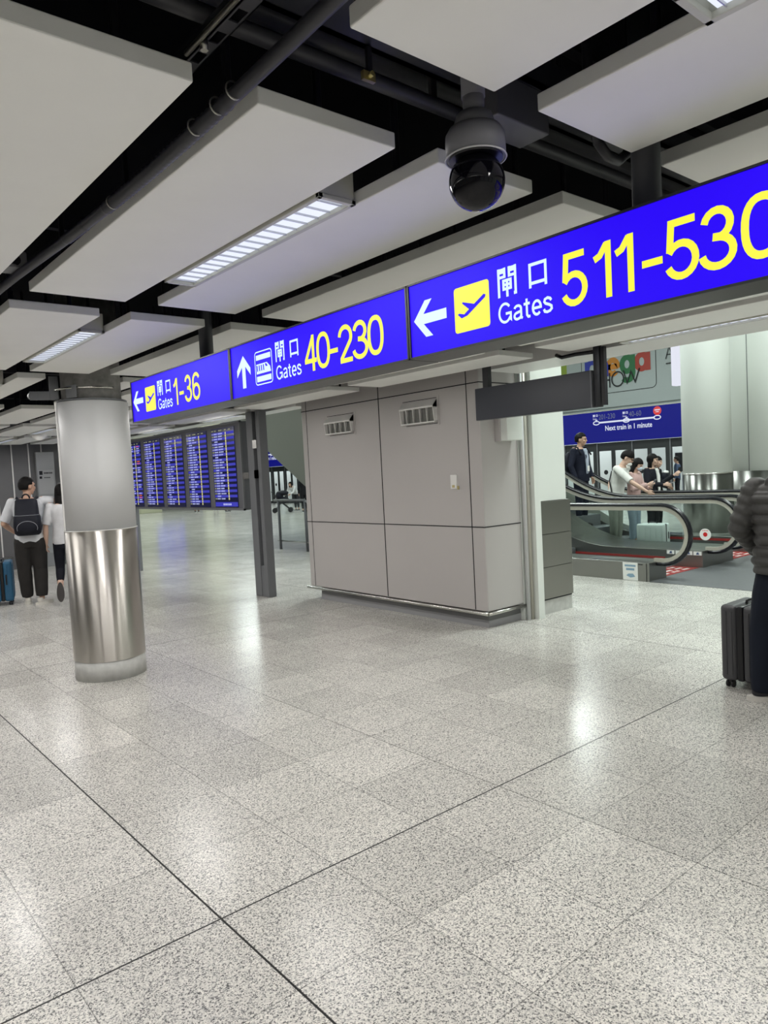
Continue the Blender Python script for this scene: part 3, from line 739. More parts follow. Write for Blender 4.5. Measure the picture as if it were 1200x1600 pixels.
t = thing('wall_rail', 'low steel rail along the foot of the dark left wall', 'rail', (3.0, 16.1, 0))
b = MB(); b.cyl((-2, 16.08, .26), (4.15, 16.08, .26), .018, n=10); b.build('bar', M['rail_steel'], t, world=True)
for x in (-1, .5, 2.0, 3.5, 4.1): MB().box(x-.02, x+.02, 16.07, 16.2, 0, .25).build('bracket', M['grey_post'], t, world=True)
b = MB(); b.lathe((3.47, 12.9, 0), [(.03, 2.41), (.07, 2.43), (.13, 2.49), (.14, 2.5)], 24)
o = b.build('smoke_detector', M['panel_edge'], None); tag(o, 'round white ceiling fitting just left of the column top', 'ceiling fitting')

# ------------------------------------------------------------------ escalators
INC_SHIFT = 0; XE = 4.97; Y_INC = 6.55; SL = math.tan(math.radians(30))
def hz(y, z0=.985):
    # handrail height along the run
    y -= INC_SHIFT; a, b_ = Y_INC-.1, Y_INC+1.1
    if y < a: return z0
    if y < b_: tt = (y-a)/(b_-a); return z0+SL*(b_-a)*tt*tt/2
    return z0+SL*(b_-a)/2+SL*(y-b_)
YTOP = 16.5
def rail_path(x, newel=4.55, top=YTOP):
    pts = []
    r = .385; cyy = 4.50+r+.02; cz = .985-r
    pts.append((x, 5.02, .215)); 
    for k in range(0, 17):
        a = -PI/2-.05-(PI-.05)*k/16
        pts.append((x, cyy+r*math.cos(a)*1.0, cz+r*math.sin(a)))
    y = cyy+.1
    while y < top: pts.append((x, y, hz(y))); y += .15
    return pts
def balustrade(t, x):
    pts = rail_path(x)
    b = MB(); prev = None
    rs = []
    for i, p in enumerate(pts):
        p = Vector(p); a = Vector(pts[max(i-1, 0)]); c_ = Vector(pts[min(i+1, len(pts)-1)]); d = (c_-a).normalized(); nn = Vv(0, -d.z, d.y)
        if True:
            ring = []
            for k in range(12):
                an = 2*PI*k/12; ring.append(p+Vv(1, 0, 0)*.042*math.cos(an)+nn*.027*math.sin(an))
            rs.append(ring)
    b.rings(rs); b.build('handrail', M['rubber'], t, world=True)
    rs = []
    for i, p in enumerate(pts):
        p = Vector(p); a = Vector(pts[max(i-1, 0)]); c_ = Vector(pts[min(i+1, len(pts)-1)]); d = (c_-a).normalized(); nn = Vv(0, -d.z, d.y)
        inn = -nn if nn.dot(Vv(0, 5.6, .6)-p) < 0 and i < 20 else nn
        inn = nn if nn.dot(Vv(0, max(p.y, 4.93), .3)-p) > 0 else -nn
        c0 = p+inn*.045
        rs.append([c0+Vv(-.022, 0, 0)-inn*.027, c0+Vv(.022, 0, 0)-inn*.027, c0+Vv(.022, 0, 0)+inn*.027, c0+Vv(-.022, 0, 0)+inn*.027])
    b = MB(); b.rings(rs, smooth=False); b.build('handrail_guide', M['cream_trim'], t, world=True)
    # glass
    b = MB(); out = []
    for p in pts[1:]:
        p = Vector(p)
        out.append(p)
    lower = [(x, y_, dz(y_)) for y_ in [YTOP-.2-k*.3 for k in range(int((YTOP-.2-5.0)/.3)+1)]]
    top_pts = [Vector(p)+Vv(0, .05 if p[1] < 4.8 else 0, -.06 if p[2] > .6 else .05) for p in pts[2:] if p[1] < YTOP-.1]
    # strips: for each y column
    ys = [4.62+k*.06 for k in range(10)]+[5.3+k*.25 for k in range(int((YTOP-5.4)/.25))]
    prev = None
    r = .385-.06; cyy = 4.905; cz = .60
    def top(y): return cz+math.sqrt(max(0, r*r-(y-cyy)**2)) if y < cyy else hz(y)-.06
    def bot(y): return max(dz(y)-.01, cz-math.sqrt(max(0, r*r-(y-cyy)**2))) if y < cyy else dz(y)-.01
    for y in ys:
        a, c_ = (x, y, bot(y)), (x, y, top(y))
        if prev: b.prism([Vector(prev[0])-Vv(.005, 0, 0), Vector(a)-Vv(.005, 0, 0), Vector(c_)-Vv(.005, 0, 0), Vector(prev[1])-Vv(.005, 0, 0)], (.010, 0, 0)) if False else None
        prev = (a, c_)
    f1 = [(x-.005, y, bot(y)) for y in ys]+[(x-.005, y, top(y)) for y in reversed(ys)]
    n = len(ys)
    v0 = len(b.v)
    for xx in (x-.005, x+.005):
        for y in ys: b.v.append(Vv(xx, y, bot(y))); b.v.append(Vv(xx, y, top(y)))
    for k in range(n-1):
        a = v0+2*k; b.face((a, a+2, a+3, a+1)); c_ = v0+2*n+2*k; b.face((c_, c_+1, c_+3, c_+2))
        b.face((a, c_, c_+2, a+2)); b.face((a+1, a+3, c_+3, c_+1))
    b.face((v0, v0+1, v0+2*n+1, v0+2*n)); b.face((v0+2*n-2, v0+4*n-2, v0+4*n-1, v0+2*n-1))
    b.build('glass_panel', M['glass'], t, world=True)
def dz(y):   # deck height
    return .245+max(0, hz(y)-.985)
def esc_block(name, x0, x1, glasses, label, group='escalators'):
    t = thing(name, label, 'balustrade', ((x0+x1)/2, 4.98, 0), 0, None)
    ys = [4.98]+[5.2+k*.2 for k in range(int((YTOP-5.2)/.2)+1)]
    b = MB(); rs = []
    for y in ys:
        zb = 0 if y < 10.3 else max(0, (y-10.39)*SL)
        rs.append([(x0, y, zb), (x1, y, zb), (x1, y, dz(y)), (x0, y, dz(y))])
    b.rings(rs, smooth=False); b.build('skirt', M['steel_esc'], t, world=True, bevel=.006)
    for g in glasses: balustrade(t, g)
    return t
t1 = esc_block('glass_balustrade', 8.60, 9.03, [8.81], 'nearest glass escalator balustrade with black handrail right of the white pier')
# notice on near skirt, groove
pl = Plane2((8.598, 5.36, .005), (0, -1, 0), (0, 0, 1), (-1, 0, 0), .002); pl.rect(0, .22, .0, .235); pl.build('notice', M['white'], t1)
pl = Plane2((8.598, 5.36, .005), (0, -1, 0), (0, 0, 1), (-1, 0, 0), .003); pl.rect(.03, .19, .18, .205); pl.rect(.05, .17, .13, .16); pl.poly([(.05, .06), (.11, .035), (.18, .05), (.15, .09), (.08, .085)]); pl.build('notice_picture', mat('pale_blue', (.25, .38, .5), .5), t1)
b = MB(); b.box(8.594, 8.602, 5.07, 5.13, .215, .225); b.box(8.594, 8.601, 5.015, 5.02, 0, .24); b.box(8.592, 8.6, 5.38, 16, .205, .212) if False else None; b.build('groove', M['joint'], t1, world=True)
t2 = esc_block('glass_balustrade', 10.04, 10.98, [10.22, 10.80], 'second escalator balustrade with round red and white sticker on the glass')
pl = Plane2((10.213, 5.02, .465), (0, -1, 0), (0, 0, 1), (-1, 0, 0), .003); pl.poly(arc(0, 0, .085, .085, 0, 360, 24)[:-1]); pl.build('round_sticker', M['white'], t2)
pl = Plane2((10.213, 5.02, .465), (0, -1, 0), (0, 0, 1), (-1, 0, 0), .005); pl.poly(arc(0, 0, .032, .032, 0, 360, 16)[:-1]); seg_text(pl, -.045, .05, .09, .01); pl.build('red_dot', M['redlight'], t2)
pl = Plane2((10.038, 5.52, .18), (0, -1, 0), (0, 0, 1), (-1, 0, 0), .003)
for k in range(4): pl.rect(.0+k*.135, .12+k*.135, .0, .055)
pl.build('pictogram_stickers', M['white'], t2)
pl = Plane2((10.038, 5.52, .18), (0, -1, 0), (0, 0, 1), (-1, 0, 0), .005)
for k in range(4): pl.poly([(.04+k*.135, .01), (.085+k*.135, .012), (.075+k*.135, .045), (.05+k*.135, .04)])
pl.build('pictograms', mat('pic_blue', (.08, .12, .25), .5), t2)
MB().box(10.034, 10.04, 5.55, 7.2, .10, .135).build('red_line', M['red'], t2, world=True)
INC_SHIFT = .5
t3 = esc_block('glass_balustrade', 12.0, 12.43, [12.2], 'farthest escalator balustrade, behind the person in the white t-shirt')
MB().box(11.994, 12.0, 4.98, 7.0, .17, .21).build('red_line', M['red'], t3, world=True)
INC_SHIFT = 0
# steps of the lanes
for li, (x0, x1, lab) in enumerate(((9.03, 10.04, 'nearest'), (10.98, 12.0, 'second'))):
    t = thing('escalator_steps', f'grey moving steps of the {lab} escalator lane', 'escalator steps', ((x0+x1)/2, 6.5, 0))
    b = MB(); y = 5.9; n = 0
    while y < YTOP:
        z = max(.012, hz(y+.2)-.985+.01)
        z = round(z/.2)*.2 if z > .1 else .012
        b.box(x0+.02, x1-.02, y, y+.4, max(0, z-.5) if z > .6 else 0.001, z); y += .4; n += 1
    b.build('steps', M['plate'], t, world=True, bevel=.008)
# side fascia under the near escalator run (what shows in the gap left of the kiosk)
b = MB(); b.prism([(8.62, 10.39, 0), (8.62, YTOP, (YTOP-10.39)*SL), (8.62, YTOP, 7.0), (8.62, 11.5, 7.0), (8.62, 9.4, 2.4), (8.62, 9.4, 0)], (.06, 0, 0))
b.prism([(8.68, 10.39, 0), (8.68, YTOP, (YTOP-10.39)*SL), (8.68, YTOP, (YTOP-10.39)*SL+.05), (8.68, 10.39, .05)], (5.5, 0, 0))
o = struct('wall_escalator', b, M['soffit'], 'grey green sloping side and underside of the escalator', 'wall')
b = MB(); b.prism([(8.616, 13.35, 1.95), (8.616, 13.365, 1.95), (8.616, 13.85, 3.3), (8.616, 13.835, 3.3)], (.004, 0, 0)); o = b.build('trim_7', M['joint'], None); tag(o, 'thin slanting joint in the grey escalator side', 'trim', kind='structure')
# landing plates, mats
b = MB(); b.box(8.60, 12.43, 3.2, 4.98, 0.0, .006)
for x0, x1 in ((9.03, 10.04), (10.98, 12.0)): b.box(x0, x1, 4.98, 5.9, 0, .006)
o = b.build('landing_plate', M['plate'], None); tag(o, 'dark grey metal landing strip in front of the escalators', 'floor plate')
for (x0, x1), lab in (((9.06, 10.02), 'red floor sticker with white writing at the nearest escalator entry'), ((11.0, 11.98), 'red floor sticker with white writing at the second escalator entry, by the puffer jacket')):
    t = thing('floor_sticker', lab, 'floor sticker', ((x0+x1)/2, 5.2, .006))
    MB().box(x0, x1, 5.03, 5.42, .006, .009).build('vinyl', M['red'], t, world=True)
    pl = Plane2((x1-.04, 5.38, .0095), (-1, 0, 0), (0, -1, 0), (0, 0, 1), .001)
    pl = Plane2((x0+.06, 5.09, .0095), (1, 0, 0), (0, 1, 0), (0, 0, 1), .001)
    for k in range(3): 
        for q in range(3): seg = [pl.rect(.04+q*.28+j*.035, .065+q*.28+j*.035, k*.11, k*.11+.05) for j in range(5) if random.random() < .85]
    pl.build('writing', M['white'], t)

# barrier rail left of kiosk
t = thing('guard_rail', 'grey metal guard rail under the escalator slope, left of the kiosk', 'guard rail', (8.6, 13.3, 0))
b = MB(); b.cyl((8.6, 14.06, 1.09), (8.6, 12.85, 1.09), .025, n=12); b.cyl((8.6, 12.85, 1.09), (8.6, 12.3, .55+.3), .025, n=12); b.build('top_bar', M['grey_post'], t, world=True)
b = MB(); b.cyl((8.6, 13.97, .19), (8.6, 12.3, .19), .015, n=10); b.build('lower_bar', M['rail_steel'], t, world=True)
for y in (13.87, 12.82): MB().cyl((8.6, y, 0), (8.6, y, 1.09), .03, n=14).build('post', M['grey_frame'], t, world=True)
MB().box(8.585, 8.60, 12.82, 13.87, .2, 1.05).build('glass_panel', mat('rail_glass', (.9, .95, .93), .05, trans=1, ior=1.05), t, world=True)

# ------------------------------------------------------------------ columns right
t = thing('hall_column', 'round white column with dark steel skirt behind the escalators, left one', 'column', (14.78, 7.22, 0))
def dpx(px, D):  # world xy at image column px and forward distance D, near the horizon
    a = (px-600)/FPX; d = cf+cr*a; d = Vv(d.x, d.y, 0); k = D/d.dot(Vv(cf.x, cf.y, 0).normalized()); return d*k
c1 = dpx(1107, 15.2); c1.z = 0; t.location = c1
MB().lathe(c1, [(.49, 0), (.49, 1.225)], 48).build('steel_skirt', M['steel_dark_v'], t, world=True)
MB().lathe(c1, [(.475, 1.225), (.475, 7.0)], 48).build('shaft', M['white_wall'], t, world=True)
MB().lathe(c1, [(.495, 1.215), (.495, 1.235), (.475, 1.24)], 48).build('rim', M['rail_steel'], t, world=True)
c2 = dpx(1222, 15.9); c2.z = 0
t = thing('hall_column', 'wide white column behind the puffer jacket at the right edge', 'column', tuple(c2))
MB().lathe(c2, [(1.15, 0), (1.15, 1.225)], 64).build('steel_skirt', M['steel_dark_v'], t, world=True)
MB().lathe(c2, [(1.13, 1.225), (1.13, 7.0)], 64).build('shaft', M['white_wall'], t, world=True)
a2 = math.atan2(-c2.y, -c2.x)
for da in (-.55, .9):
    p = Vv(c2.x+1.13*math.cos(a2+da), c2.y+1.13*math.sin(a2+da), 0); MB().cyl(tuple(p+Vv(0, 0, 1.22)), tuple(p+Vv(0, 0, 7)), .008, n=6).build('seam', M['grey_post'], t, world=True)
c3 = dpx(1062.5, 14.2)
o = MB().box(c3.x-.09, c3.x+.09, c3.y-.05, c3.y+.05, 2.97, 6.98).build('light_banner', M['lightbox'], None, bevel=.01)
tag(o, 'tall narrow white lit banner hanging left of the white hall column', 'banner')

# ------------------------------------------------------------------ train platform front
XP = 24.0
struct('wall_platform', box(XP, XP+.4, 2, 51.9, 3.45, 7), M['fascia_grey'], 'grey fascia wall above the blue train band', 'wall')
t = thing('train_sign_band', 'long blue lit band reading Next train in 1 minute above the platform doors', 'sign', (XP, 25, 2.27))
MB().box(XP-.12, XP, 2, 51.9, 2.27, 3.44).build('band', M['bluegreen'], t, world=True)
MB().box(XP-.13, XP, 2, 51.9, 3.42, 3.46).build('top_trim', M['rail_steel'], t, world=True)
U = Vv(0, -1, 0)
def band_text(y0):
    o = Vv(XP-.12, y0, 0)
    arial(o+U*.42+SUP*2.70, U, SUP, NZ, 'Next train in 1 minute', .26, .80, 'next_train_lettering', M['dim_white'], t, .004, .004)
    pl = Plane2(o, U, SUP, NZ, .004)
    pl.rect(.2, 2.42, 2.985, 3.045); pl.build('route_line', M['dim_white'], t)
    pl = Plane2(o, U, SUP, NZ, .006)
    for u_ in (0, 1.25, 2.45): pl.stroke(arc(u_+.06, 3.01, .13, .065, 0, 360, 16)[:-1], .035, True)
    pl.poly([(.0, 3.13), (.13, 3.13), (.065, 3.08)]); pl.poly([(1.26, 3.13), (1.39, 3.13), (1.325, 3.08)])
    kanji_gate(pl, -.08, 3.24, .09, .09, .016); kanji_mouth(pl, .05, 3.245, .08, .08, .014); kanji_gate(pl, 1.17, 3.24, .09, .09, .016); kanji_mouth(pl, 1.3, 3.245, .08, .08, .014)
    pl.build('stop_symbols', M['dim_white'], t)
    arial(o+U*-.09+SUP*3.14, U, SUP, NZ, 'Gates', .09, .8, 'small_gates_lettering', M['dim_white'], t, .004)
    arial(o+U*1.16+SUP*3.14, U, SUP, NZ, 'Gates', .09, .8, 'small_gates_lettering', M['dim_white'], t, .004)
    arial(o+U*.16+SUP*3.13, U, SUP, NZ, '201-230', .27, .78, 'gate_numbers', M['dim_grey'], t, .004)
    arial(o+U*1.42+SUP*3.13, U, SUP, NZ, '40-60', .27, .78, 'gate_numbers', M['dim_grey'], t, .004)
    pl = Plane2(o, U, SUP, NZ, .005); pl.poly(arc(2.52, 3.24, .155, .155, 0, 360, 20)[:-1]); pl.poly([(2.44, 3.15), (2.60, 3.15), (2.52, 3.05)]); pl.build('red_marker', M['sign_red'], t)
    pl = Plane2(o, U, SUP, NZ, .007); seg_text(pl, 2.42, 3.25, .2, .045); seg_text(pl, 2.46, 3.19, .12, .03); pl.build('marker_text', M['dim_white'], t)
band_text(15.85); 
o_ = Vv(XP-.12, 40.9, 0)
pl = Plane2(o_, U, SUP, NZ, .005); pl.rect(.3, 2.5, 3.0, 3.06); pl.stroke(arc(1.9, 3.03, .13, .07, 0, 360, 14)[:-1], .04, True); pl.build('route_line', M['dim_white'], t)
arial(o_+U*.4+SUP*2.70, U, SUP, NZ, 'Next train in 1 minute', .30, .80, 'next_train_lettering', M['dim_white'], t, .004, .006)
# exhibition banner
t = thing('exhibition_banner', 'grey banner with colourful mega SHOW lettering above the blue band', 'banner', (XP-.05, 15, 3.6))
MB().box(XP-.06, XP-.005, 9.0, 18.4, 3.55, 6.9).build('sheet', mat('banner_grey', (.25, .28, .28), .55), t, world=True)
o = Vv(XP-.06, 18.4, 0)   # u = 18.4 - y
pl = Plane2(o, U, SUP, NZ, .003); pl.rect(.85, 1.33, 4.8, 6.9); pl.build('green_strip', mat('lime', (.16, .22, .02), .5), t)
pl = Plane2(o, U, SUP, NZ, .004); pl.stroke([(2.0, 6.0), (2.0, 4.25)]+arc(2.15, 4.22, .15, .15, 180, 270, 5)+[(4.8, 4.07)]+arc(4.86, 4.25, .18, .18, 270, 360, 5)+[(5.04, 6.0)], .025); pl.build('box_outline', M['joint'], t)
def col_m(n, c): return mat(n, c, .5)
pen = .20
def L(name, m, strokes):
    pl = Plane2(o, U, SUP, NZ, .006)
    for s_, cl in strokes: pl.stroke(s_, pen, cl); pl.off += .004
    pl.build(name, m, t)
cb = 5.0; xh = .29
L('letter_m', col_m('m_blue', (.01, .02, .22)), [([(2.25, cb-.31), (2.25, cb+.33)], False), ([(2.25, cb)]+arc(2.47, cb+.05, .21, .25, 175, 0, 8)+[(2.68, cb-.31)], False), ([(2.68, cb)]+arc(2.87, cb+.05, .19, .25, 175, 0, 8)+[(3.06, cb-.31)], False)])
L('letter_e', col_m('e_orange', (.34, .13, .012)), [([(3.14, cb+.01), (3.52, cb+.01)]+arc(3.34, cb, .20, .25, 5, 315, 16), False)])
L('letter_g', col_m('g_green', (.012, .09, .03)), [(arc(3.92, cb+.02, .20, .25, 0, 360, 20)[:-1], True), ([(4.15, cb+.33), (4.15, cb-.3)]+arc(3.93, cb-.38, .2, .17, 0, -150, 8), False)])
L('letter_a', col_m('a_red', (.24, .025, .015)), [(arc(4.50, cb+.03, .20, .25, 0, 360, 20)[:-1], True), ([(4.74, cb+.33), (4.74, cb-.3)], False)])
pl = Plane2(o, U, SUP, NZ, .03); pen = .05
pl.stroke(arc(2.65, 4.65, .12, .1, 60, 250, 8)+arc(2.65, 4.42, .12, .11, 70, -120, 8), pen)
for s_ in ([(2.93, 4.27), (2.93, 4.80)], [(3.21, 4.27), (3.21, 4.80)], [(2.93, 4.55), (3.21, 4.55)], [(3.78, 4.82), (3.92, 4.35), (4.08, 4.75), (4.24, 4.35), (4.42, 4.82)]): pl.stroke(s_, pen)
pl.stroke(arc(3.54, 4.54, .24, .26, 0, 360, 24)[:-1], pen, True)
pl.stroke([(5.42, 4.98), (5.55, 5.4), (5.68, 4.98)], .03); pl.stroke([(5.47, 5.12), (5.63, 5.12)], .03); pl.stroke([(5.42, 4.82), (5.75, 4.82)], .035)
pl.build('show_lettering', M['joint'], t)
# platform doors
def pdoor():
    t = thing('platform_door', '', 'platform door', (XP, 0, 0), 0, 'glazed platform doors'); 
    b = MB(); W_ = 1.46
    b.box(0, .12, -.10, .10, 0, 2.26); b.box(.02, .10, -W_+.1, -.1, 1.95, 2.26); b.box(.03, .09, -W_+.1, -.1, 0, .12)
    b.build('door_frame', mat('door_frame_dark', (.018, .02, .022), .4) if 'door_frame_dark' not in bpy.data.materials else bpy.data.materials['door_frame_dark'], t, bevel=.004)
    MB().box(.03, .09, -W_/2-.07, -W_/2+.07, .12, 1.95).build('mullion', bpy.data.materials['door_frame_dark'], t)
    MB().box(.055, .065, -W_+.1, -.1, .12, 1.95).build('glass_pane', mat('door_glass', (.95, .97, .96), .02, trans=1, ior=1.02) if 'door_glass' not in bpy.data.materials else bpy.data.materials['door_glass'], t)
    MB().box(-.002, .0, -.098, -.06, 0, 2.25).build('edge_strip', M['grey_post'], t)
    pl = MB(); pl.poly([(.05, -.40+.09*math.cos(a), 1.15+.09*math.sin(a)) for a in [2*PI*k/16 for k in range(16)]]); pl.build('round_sticker', M['joint'], t)
    return t
pd = None
for k in range(-4, 24):
    y = 17.42+1.46*(k-1)
    if y > 51: continue
    if pd is None: pd = pdoor(); q = pd
    else: q = copy_tree(pd)
    q.location = (XP, y, 0)
    vis = {-2: 'glazed platform door right of the phone woman, nearest the white column', -1: 'glazed platform door behind the woman holding up her phone', 0: 'glazed platform door behind the man in the white t-shirt',
           1: 'glazed platform door just right of the suited man'}
    q['label'] = vis.get(k, 'glazed platform door' + (' seen in the gap left of the kiosk' if y > 33 else ' hidden in the photo by the kiosk or columns'))
struct('wall_train', box(26.4, 26.6, 2, 51.9, 0, 3.2), mat('train_white', (.72, .75, .74), .4), 'pale train side behind the platform doors', 'wall')
struct('ceiling_train', box(24.4, 26.6, 2, 51.9, 3.1, 3.3), M['hall_wall'], 'low ceiling over the train track', 'ceiling')
b = MB()
for y in (11.9, 13.3, 20.5, 26, 33.2, 38): b.box(26.36, 26.4, y, y+.75, 1.05, 1.75)
o = b.build('window_1', M['black'], None); tag(o, 'dark windows of the train behind the platform doors', 'window', kind='structure')
for y in (6, 12, 18, 26, 34, 42): area('train_light', (25.3, y, 3.05), .6, 4.5, 90, (.93, 1, .98))

# hanging sign of the far hall that mirrors in the floor
t = thing('hall_sign', 'blue lit hanging sign far in the hall, mirrored in the floor under the flight board', 'sign', (10.5, 33.4, 2.4))
bx = thing; hc_ = dpx(266, 36)
t.location = (hc_.x, hc_.y, 1.1)
MB().box(hc_.x-.72, hc_.x+.72, hc_.y, hc_.y+.2, 1.1, 2.75).build('case', M['sign_case'], t, world=True)
pl = Plane2((hc_.x-.70, hc_.y, 1.1), (1, 0, 0), (0, 0, 1), (0, -1, 0), .003); pl.rect(0, 1.40, .02, 1.63); pl.build('lit_panel', M['blue'], t)
pl = Plane2((hc_.x-.70, hc_.y, 1.1), (1, 0, 0), (0, 0, 1), (0, -1, 0), .006)
for k, v in enumerate((.25, .62, 1.0, 1.3)): seg_text(pl, .1, v, .15, .15); [pl.rect(.30+j*.09, .36+j*.09, v, v+.13) for j in range(4)]
pl.build('white_writing', M['cyanwhite'], t)
pl = Plane2((hc_.x-.70, hc_.y, 1.1), (1, 0, 0), (0, 0, 1), (0, -1, 0), .006)
for j in range(6): pl.rect(.70+j*.11, .77+j*.11, .6, .8); 
pl.rect(.5, .62, .22, .4); pl.rect(.9, 1.1, .22, .36); pl.build('yellow_writing', M['yellow'], t)
for x in (-.5, .5): MB().cyl((hc_.x+x, hc_.y+.1, 2.75), (hc_.x+x, hc_.y+.1, 7.0), .04).build('hanging_post', M['pole'], t, world=True)
# piers added for floor reflections, pale green standing in for lit shop windows
for i, (px, D, hgt, c_) in enumerate(((235, 40, 3.0, (.5, .5, .36)), (300, 44, 3.2, (.14, .15, .15)), (335, 41, 3.0, (.46, .46, .33)), (372, 43, 3.4, (.12, .13, .15)))):
    q = dpx(px, D)
    o = MB().box(q.x-.6, q.x+.6, q.y-.2, q.y+.2, 0, 7.0).build('shop_pier', mat(f'pier_{i}', c_, .5), None, bevel=.02)
    tag(o, ['pale green pier farthest left behind the flight board', 'dark pier behind the third screen of the flight board', 'pale green pier behind the fourth screen', 'dark pier behind the rightmost screen'][i], 'pier')
# ------------------------------------------------------------------ people
def cloth(n, c, r=.8, **k): return mat(n, c, r, spec=.25, noise=.10, nscale=9, **k)
SKIN = mat('skin', (.50, .31, .22), .5); SKIN2 = mat('skin_pale', (.60, .40, .31), .5)
HAIR = mat('hair_black', (.006, .005, .005), .6, spec=.2, bump=.4, nscale=60)
EYE = mat('eye_dark', (.01, .008, .007), .3); LIP = mat('lips', (.38, .15, .13), .5)
def voxel(o, size, smooth=3):
    r = o.modifiers.new('remesh', 'REMESH'); r.mode = 'VOXEL'; r.voxel_size = size; r.use_smooth_shade = True
    s = o.modifiers.new('smooth', 'SMOOTH'); s.factor = .5; s.iterations = smooth
    return o
def limb(b, pts, rad, n=14):
    b.tube(pts, rad, n)
    for p, r in zip(pts, rad): b.ell(p, r*.99, r*.99, r*.99, 12, 8)
def hand(b, wrist, d, nrm, side, curl=.5, s=1.0):
    # d: direction of fingers, nrm: palm normal, side: towards the thumb
    d = Vector(d).normalized(); nrm = Vector(nrm); nrm = (nrm-d*nrm.dot(d)).normalized(); sd = d.cross(nrm)
    if sd.dot(Vector(side)) < 0: sd = -sd
    w0 = Vector(wrist)
    for k in range(5):
        c = w0+d*(.015+.015*k)*s; rot = Matrix((sd, d, nrm)).transposed()
        b.ell(c, (.026+.003*min(k, 3))*s, .02*s, .014*s, 10, 6, rot)
    for i, (o_, ln) in enumerate(((.029, .068), (.010, .078), (-.010, .073), (-.028, .058))):
        p = w0+d*.078*s+sd*o_*s; a = 0; pts = [w0+d*.05*s+sd*o_*.85*s, p]; dd = d.copy()
        for j in range(3):
            a += curl*(.5+.35*j); q = (d*math.cos(a)+nrm*math.sin(a)); p = p+q*ln*(.42, .33, .25)[j]*s; pts.append(p)
        b.tube(pts, [.0095*s, .0092*s, .0085*s, .0078*s, .0065*s], 8)
    th = [w0+d*.02*s+sd*.02*s, w0+d*.045*s+sd*.046*s+nrm*.008*s, w0+d*.07*s+sd*.052*s+nrm*.02*s, w0+d*.09*s+sd*.046*s+nrm*.03*s]
    b.tube(th, [.013*s, .0115*s, .010*s, .0075*s], 8)
def person(label, loc, fdir, H=1.7, lean=0, arms=None, legs=None, head=(0, 0), top=None, bottom=None, hair='short', skin=None, sleeve='long',
           shoe=((.03, .03, .035), (.5, .5, .5)), hem=.86, wide=1.0, puffer=False, vox=.007, female=False, coat=None, baggy=1.0, crop=.09, hands=True, hips_z=0):
    skin = skin or SKIN
    s = H/1.75
    rz = math.atan2(fdir[1], fdir[0])-PI/2
    t = thing('person', label, 'person', loc, rz)
    legs = legs or {}; arms = arms or {}
    LR = Matrix.Rotation(-math.radians(lean), 3, 'X'); hip = Vv(0, 0, .93)
    def UB(p): p = Vector(p); return hip+LR @ (p-hip)
    def sc(b):
        b.v = [v*s for v in b.v]; return b
    sw = (.165 if female else .185)*1.0
    SH = {k: UB((k*sw, -.005, 1.415)) for k in (-1, 1)}
    dflt = lambda k: (UB((k*.24, -.03, 1.13)), UB((k*.25, .05, .88)))
    AR = {k: tuple(Vector(p) for p in arms.get(k, dflt(k))) for k in (-1, 1)}
    LG = {}
    for k in (-1, 1):
        d_ = legs.get(k); LG[k] = [Vv(k*.085, 0, .90)]+([Vector(p) for p in d_] if d_ else [Vv(k*.09, .015, .50), Vv(k*.09, -.01, .085)])
    yaw, pitch = head
    HR = Matrix.Rotation(math.radians(yaw), 3, 'Z') @ Matrix.Rotation(-math.radians(pitch), 3, 'X')
    nk = UB((0, -.005, 1.47)); hc = nk+LR @ Vv(0, .012, .06)+(HR @ Vv(0, .02, .08))
    def HD(p): return hc+HR @ Vector(p)
    def hell(b, c, rx, ry, rz_): b.ell(HD(c), rx, ry, rz_, 20, 14, HR)
    torso = [(.86, 0, .135, .095), (.95, 0, .150, .10), (1.05, 0, .13, .092), (1.15, .0, .128, .092), (1.28, .0, .150, .105), (1.36, -.005, .160, .100), (1.43, -.008, .125, .075), (1.465, -.005, .06, .055)]
    def trings(b, grow, z0=-1, z1=9, extra=None, n=28):
        rs = []
        zz = [r for r in torso]
        out = []
        z = max(z0, torso[0][0]) if z0 > 0 else torso[0][0]
        zs = []; q = z0 if z0 > 0 else torso[0][0]
        while q < min(z1, 1.465): zs.append(q); q += .012 if puffer else .03
        zs.append(min(z1, 1.465))
        for z in zs:
            a = torso[0]
            for i in range(len(torso)-1):
                if torso[i][0] <= z <= torso[i+1][0]: a = torso[i]; c_ = torso[i+1]; break
            else: a = c_ = torso[0] if z < 1 else torso[-1]
            f = 0 if a is c_ else (z-a[0])/(c_[0]-a[0])
            y_, rx, ry = [a[j]*(1-f)+c_[j]*f for j in (1, 2, 3)]
            g = grow(z) if callable(grow) else grow
            rx = rx*wide+g; ry = ry*wide+g
            rs.append([UB((rx*math.copysign(abs(math.cos(u))**.85, math.cos(u)), y_+ry*math.copysign(abs(math.sin(u))**.85, math.sin(u)), z)) for u in [2*PI*k/n for k in range(n)]])
        b.rings(rs)
    # body
    b = MB(); trings(b, 0)
    b.tube([UB((0, -.01, 1.42)), nk, nk+(hc-nk)*.6], [.058, .052, .05], 14)
    hell(b, (0, -.008, .022), .076, .096, .098); hell(b, (0, .018, -.038), .058, .070, .068); hell(b, (0, .045, -.085), .028, .032, .022)
    hell(b, (0, .095, -.012), .012, .020, .020); hell(b, (0, .086, .01), .009, .014, .025); hell(b, (0, .080, .036), .05, .018, .014)
    for k in (-1, 1): hell(b, (k*.076, -.008, -.005), .010, .018, .030); hell(b, (k*.04, .066, -.02), .022, .022, .022)
    hell(b, (0, .088, -.05), .022, .012, .010)
